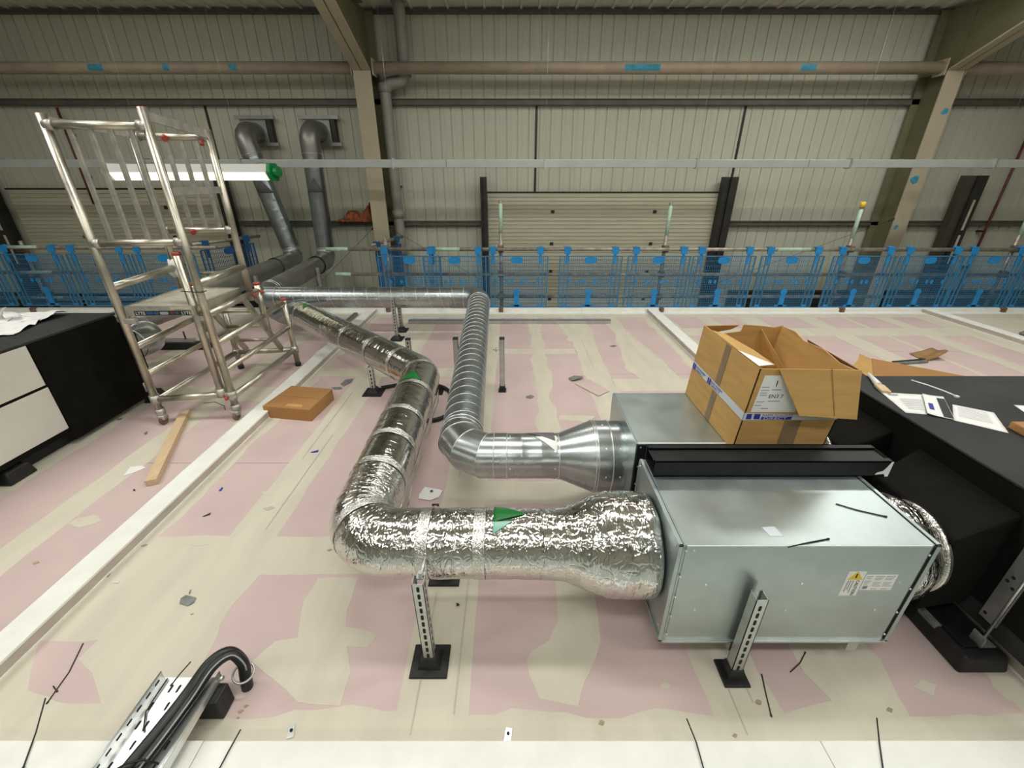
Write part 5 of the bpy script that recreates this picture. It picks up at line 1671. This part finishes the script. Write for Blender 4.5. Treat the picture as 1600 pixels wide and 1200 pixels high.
MB().tube([P(1357, 584, .712), P(1366, 594, .712), P(1373, 602, .712)], [0.008, 0.013, 0.016], 10).build('handle', 'pvc_white', t)
MB().bar(P(1373, 602, .711), P(1385, 613, .708), 0.045, 0.016).build('bristles', 'timber', t, bevel=0.004)
t = thing('card_tube', 'small brown card piece at the right edge of the black unit', 'cardboard', P(1600, 670, 0.7))
c = P(1603, 678, .7)
MB().poly2([(c.x - .035, c.y - .03), (c.x + .05, c.y - .03), (c.x + .05, c.y + .05), (c.x - .03, c.y + .05)], .7005, .735).build('card', 'card_plain', t, bevel=0.004)

# ================================================================== LOOSE PIECES ON THE DECK
tm = thing('timber_offcut', 'pale sawn timber batten lying beside the scaffold castor', 'timber', (-2.44, 2.55, 0))
a, b = Vector((-2.222, 2.118, 0.0215)), Vector((-2.625, 3.01, 0.0215))
MB().bar(a, b, 0.062, 0.040).build('batten', 'timber', tm, bevel=0.002)
sd = thing('metal_stud', 'galvanised metal stud lying near the far kerb', 'metal stud', (0, 5.45, 0))
MB().box(-1.36, 1.30, 5.42, 5.425, 0.001, 0.048).build('web', 'zinc', sd)
MB().box(-1.36, 1.30, 5.42, 5.48, 0.001, 0.004).build('flange', 'zinc', sd)
MB().box(-1.36, 1.30, 5.42, 5.50, 0.045, 0.048).build('flange', 'zinc_bright', sd)
s2 = thing('metal_stud', 'short dark metal stud leaning by the left rib', 'metal stud', P(545, 505))
MB().bar(P(541, 506) + Vector((0, 0, .02)), P(557, 492) + Vector((0, 0, .02)), 0.05, 0.03).build('web', 'galv_old', s2)
hz = thing('flat_hose', 'black flexible hose curled on the deck behind the foil duct', 'hose', P(690, 620))
hp = [P(596, 606, .018), P(625, 601, .018), P(660, 599, .018), P(690, 604, .018), P(706, 616, .018), P(712, 632, .018), P(702, 646, .018), P(684, 655, .018), P(664, 658, .018)]
hp2 = []
for i in range(len(hp) - 1):
    for k in range(6):
        t_ = k / 6
        p0, p1, p2, p3 = hp[max(0, i - 1)], hp[i], hp[i + 1], hp[min(len(hp) - 1, i + 2)]
        hp2.append(0.5 * ((2 * p1) + (p2 - p0) * t_ + (2 * p0 - 5 * p1 + 4 * p2 - p3) * t_ ** 2 + (3 * p1 - p0 - 3 * p2 + p3) * t_ ** 3))
MB().tube(hp2, 0.017, 10, rfun=lambda S, a, r: r * (1 + 0.06 * math.sin(S * 350))).build('hose', 'conduit', hz)
MB().hollow(hp2[0], hp2[0] + (hp2[1] - hp2[0]).normalized() * 0.01, 0.019, 0.004, 10).build('open_end', 'rubber', hz)

# cable tray in the near left corner
tr_ = thing('cable_tray', 'slotted galvanised cable tray in the near left corner', 'cable tray', (-1.14, 0.7, 0.09))
ZT = 0.10
xa, xb, ya, yb = -1.238, -1.034, 0.42, 0.928
MB().box(xa, xb, ya, yb, ZT, ZT + 0.002).build('tray_base', 'zinc_bright', tr_)
MB().box(xa - 0.002, xa, ya, yb, ZT, ZT + 0.035).build('tray_side', 'zinc_bright', tr_)
MB().box(xb, xb + 0.002, ya, yb, ZT, ZT + 0.035).build('tray_side', 'zinc_bright', tr_)
MB().cyl((xa - .001, ya, ZT + .035), (xa - .001, yb, ZT + .035), 0.003, 8).build('rolled_edge', 'zinc', tr_)
MB().cyl((xb + .001, ya, ZT + .035), (xb + .001, yb, ZT + .035), 0.003, 8).build('rolled_edge', 'zinc', tr_)
mbs = MB()


def slot(x, y, L, w, z):
    mbs.poly2([(x + (w / 2) * math.cos(R(a)), y + (L / 2 - w / 2) * (1 if math.sin(R(a)) >= 0 else -1) + (w / 2) * math.sin(R(a))) for a in range(0, 360, 36)], z, z + 0.0005)


for j, y in enumerate([0.45 + 0.055 * k for k in range(9)]):
    for i in range(7):
        x = xa + 0.022 + i * 0.027
        if (i + j) % 3 != 2:
            slot(x, y, 0.026, 0.0085, ZT + 0.0021)
for y in [0.46 + 0.04 * k for k in range(12)]:
    mbs.box(xa + 0.0001, xa + 0.0006, y - 0.010, y + 0.010, ZT + 0.014, ZT + 0.021)
    mbs.box(xb - 0.0006, xb - 0.0001, y - 0.010, y + 0.010, ZT + 0.014, ZT + 0.021)
mbs.build('slots', 'slot_dark', tr_)['kind'] = 'stuff'
MB().cyl((xb + .006, 0.915, ZT + .02), (xb + .018, 0.915, ZT + .02), 0.008, 8).build('bolt', 'zinc_bright', tr_)
rb = thing('rubber_block', 'black rubber block carrying the cable tray', 'support', (-1.06, 0.87, 0))
MB().box(-1.20, -1.005, 0.845, 0.915, 0.001, 0.096).build('block', 'rubber', rb, bevel=0.006)
cd = thing('flexible_conduit', 'thick black cables lying in the slotted tray and dipping through the deck', 'cable', (-1.1, 0.8, 0.1))
for k, off in enumerate((Vector((0, 0, 0)), Vector((0.034, -0.02, 0)))):
    pts = [Vector((-1.165, 0.42, ZT + .026)), Vector((-1.145, 0.62, ZT + .026)), Vector((-1.12, 0.75, ZT + .026)), Vector((-1.10, 0.86, ZT + .028)), Vector((-1.075, 0.945, ZT + .05)),
           Vector((-1.035, 0.99, ZT + .045)), Vector((-0.995, 0.985, ZT + .0)), Vector((-0.985, 0.965, 0.05)), Vector((-0.985, 0.95, -0.02))]
    pp = [p + off * (1 - i / 9) for i, p in enumerate(pts)]
    sm_ = []
    for i in range(len(pp) - 1):
        for q in range(6):
            t_ = q / 6
            p0, p1, p2, p3 = pp[max(0, i - 1)], pp[i], pp[i + 1], pp[min(len(pp) - 1, i + 2)]
            sm_.append(0.5 * ((2 * p1) + (p2 - p0) * t_ + (2 * p0 - 5 * p1 + 4 * p2 - p3) * t_ ** 2 + (3 * p1 - p0 - 3 * p2 + p3) * t_ ** 3))
    MB().tube(sm_, 0.020 if k == 0 else 0.016, 14).build('sheath', 'conduit', cd)
MB().tube([p + Vector((0.012, -0.012, 0.016)) for p in sm_[:40]], 0.0028, 6).build('thin_lead', 'ink_grey', cd)
cr = MB()
ring(cr, (-0.985, 0.962, 0.07), (0.2, -0.2, 1), 0.034, 0.004, 24)
cr.build('steel_ring', 'zinc', cd)
MB().tube([(-1.16, 0.64, ZT + .05), (-1.13, 0.655, ZT + .058), (-1.09, 0.665, ZT + .055), (-1.06, 0.67, ZT + .02)], 0.003, 6).build('cable_tie', 'rubber', cd)


def snip(label, pxs, z=0.003, r=0.0022, m='ink_black', cat='cable tie', name='cable_tie'):
    pts = [P(px, py, z) for px, py in pxs]
    t = thing(name, label, cat, pts[0])
    MB().tube(pts, r, 6).build('strap', m, t)
    d = (pts[-1] - pts[-2]).normalized()
    MB().tube([pts[-1] - d * 0.004, pts[-1] + d * 0.004], r * 1.5, 6).build('tip', m, t)
    return t


ZU = U['z1'] + 0.0025
snip('black cable tie on the fan unit top towards the back right', [(1306, 787), (1340, 797), (1384, 807)], ZU)
snip('black cable tie near the front edge of the fan unit top', [(1231, 855), (1262, 848), (1294, 842)], ZU)
snip('straight black cable tie on the deck below the fan unit', [(1190, 1053), (1197, 1085), (1205, 1118)])
snip('curved black cable tie on the deck right of the strut foot', [(1235, 1050), (1250, 1036), (1258, 1020)])
snip('black cable tie over the near kerb below the strut foot', [(1073, 1123), (1088, 1160), (1102, 1210)], 0.066)
snip('black cable tie over the near kerb at the right', [(1370, 1122), (1374, 1160), (1381, 1210)], 0.066)
snip('long dark cable tie on the deck in the near left corner', [(130, 1005), (108, 1050), (88, 1078), (74, 1098)])
snip('dark cable tie over the kerb in the near left corner', [(71, 1091), (56, 1145), (36, 1200)], 0.066)
snip('short tail on the dark cable tie in the near left corner', [(83, 1072), (89, 1080)])
snip('black cable tie over the kerb right of the cable tray', [(376, 1140), (358, 1172), (338, 1210)], 0.066)
snip('black cable tie at the far end of the cable tray', [(298, 1034), (282, 1052), (268, 1070)], 0.14)
snip('dark tie inside the cable tray', [(262, 1060), (245, 1085), (228, 1112), (224, 1140)], 0.108)
snip('thin dark thread under the castor of the scaffold tower', [(318, 630), (336, 628), (350, 634), (352, 640)])


def scrap(label, pxs, m, h=0.006, name='scrap', cat='scrap', lift=0.0):
    pts = [P(px, py) for px, py in pxs]
    t = tag(thing(name, label, cat, pts[0]), label, cat)
    zs = [h * (0.4 + 0.6 * rnd.random()) + 0.001 for _ in pts]
    n = len(pts)
    mb = MB()
    mb.add([p + Vector((0, 0, z + lift)) for p, z in zip(pts, zs)] + [p + Vector((0, 0, z + lift - 0.0015)) for p, z in zip(pts, zs)],
           [tuple(range(n)), tuple(range(2 * n - 1, n - 1, -1))] + [(i, n + i, n + (i + 1) % n, (i + 1) % n) for i in range(n)])
    mb.build('piece', m, t)
    return t


scrap('grey scrap on the deck in front of the left rib', [(283, 936), (291, 931), (307, 935), (303, 943), (294, 948), (281, 944)], 'scrap_grey')
scrap('small dark sliver above the grey scrap', [(295, 928), (298, 922), (299, 923), (297, 929)], 'scrap_grey')
scrap('tiny pale blue sliver beside the left rib', [(177, 910), (187, 909), (186, 912), (178, 912)], 'print_tape')
scrap('dark chip beside the left rib', [(166, 900), (171, 895), (173, 897), (168, 903)], 'scrap_grey')
scrap('black sliver on the pink board by the left rib', [(316, 808), (330, 802), (328, 805), (318, 808)], 'ink_black')
scrap('purple sliver on the pink board near the left rib', [(342, 768), (347, 762), (349, 763), (345, 768)], 'ink_blue')
scrap('blue sliver between the left rib and the foil duct', [(485, 707), (498, 704), (497, 707), (487, 708)], 'ink_blue')
scrap('grey torn scrap by the closed cardboard box', [(532, 601), (540, 594), (552, 592), (549, 598), (537, 604)], 'scrap_grey')
scrap('second grey scrap touching the closed cardboard box', [(518, 606), (533, 605), (535, 608), (522, 609)], 'scrap_grey')
scrap('torn white printed label by the foil duct', [(655, 775), (664, 763), (686, 766), (692, 768), (686, 778), (672, 783), (654, 780)], 'paper', 0.012)
scrap('tiny dark chip on the torn white label', [(672, 770), (676, 769), (677, 771), (673, 772)], 'ink_black', lift=0.012)
scrap('small black clip lying behind the near foil duct', [(675, 788), (686, 788), (686, 792), (683, 792), (683, 790), (678, 790), (678, 792), (675, 791)], 'ink_black')
scrap('black plug on the deck right of the near strut post', [(713, 945), (717, 944), (718, 948), (714, 950)], 'ink_black', 0.012)
scrap('pink plasterboard offcut on the deck left of the rear fan unit', [(898, 600), (920, 594), (952, 612), (935, 620)], 'pink_board', 0.012)
scrap('dark crumpled scrap above the pink offcut', [(888, 592), (897, 589), (911, 590), (910, 594), (894, 597)], 'scrap_grey', 0.03)
scrap('small grey ring of scrap left of the filler patch', [(822, 620), (830, 618), (835, 620), (830, 623), (823, 622)], 'scrap_grey')
scrap('dark burn-like smudge of dust near the far right rib', [(952, 541), (960, 539), (964, 541), (958, 543)], 'scrap_grey', 0.003)
scrap('dark stud offcut at the far right of the deck', [(1590, 522), (1602, 518), (1604, 524), (1596, 526)], 'scrap_grey', 0.02)
scrap('brown chip near the scaffold foot', [(618, 587), (624, 585), (625, 587), (620, 588)], 'card_dark')
scrap('dark chip on the pink board by the timber', [(208, 766), (211, 765), (212, 767), (209, 768)], 'ink_black')
scrap('dark sliver on the deck left of the scaffold castor', [(182, 656), (192, 653), (190, 656), (184, 657)], 'scrap_grey')
scrap('dark sliver on the deck below the scaffold castor', [(225, 678), (231, 675), (230, 678), (227, 680)], 'scrap_grey')
scrap('white filler flake beside the timber batten', [(192, 745), (204, 730), (222, 728), (228, 731), (212, 738)], 'paper', 0.003)
for lab, px, py, m, rz in (('grey metal fixing clip at the near kerb', 455, 1144, 'zinc', 0.3), ('bright metal fixing clip at the near kerb', 794, 1149, 'zinc_bright', -0.15)):
    c = P(px, py)
    t = thing('fixing_clip', lab, 'clip', c)
    ax, ay = Vector((math.cos(rz), math.sin(rz), 0)), Vector((-math.sin(rz), math.cos(rz), 0))
    MB().obox(c + Vector((0, 0, 0.003)), ax * 0.011, ay * 0.020, Vector((0, 0, 0.0015))).build('plate', m, t)
    MB().cyl(c + Vector((0, 0.003, 0.004)), c + Vector((0, 0.003, 0.008)), 0.005, 8).build('screw', 'slot_dark', t)

# ------------------------------------------------------------------ tidy helper properties
for o in list(bpy.data.objects):
    if '_o' in o:
        del o['_o']
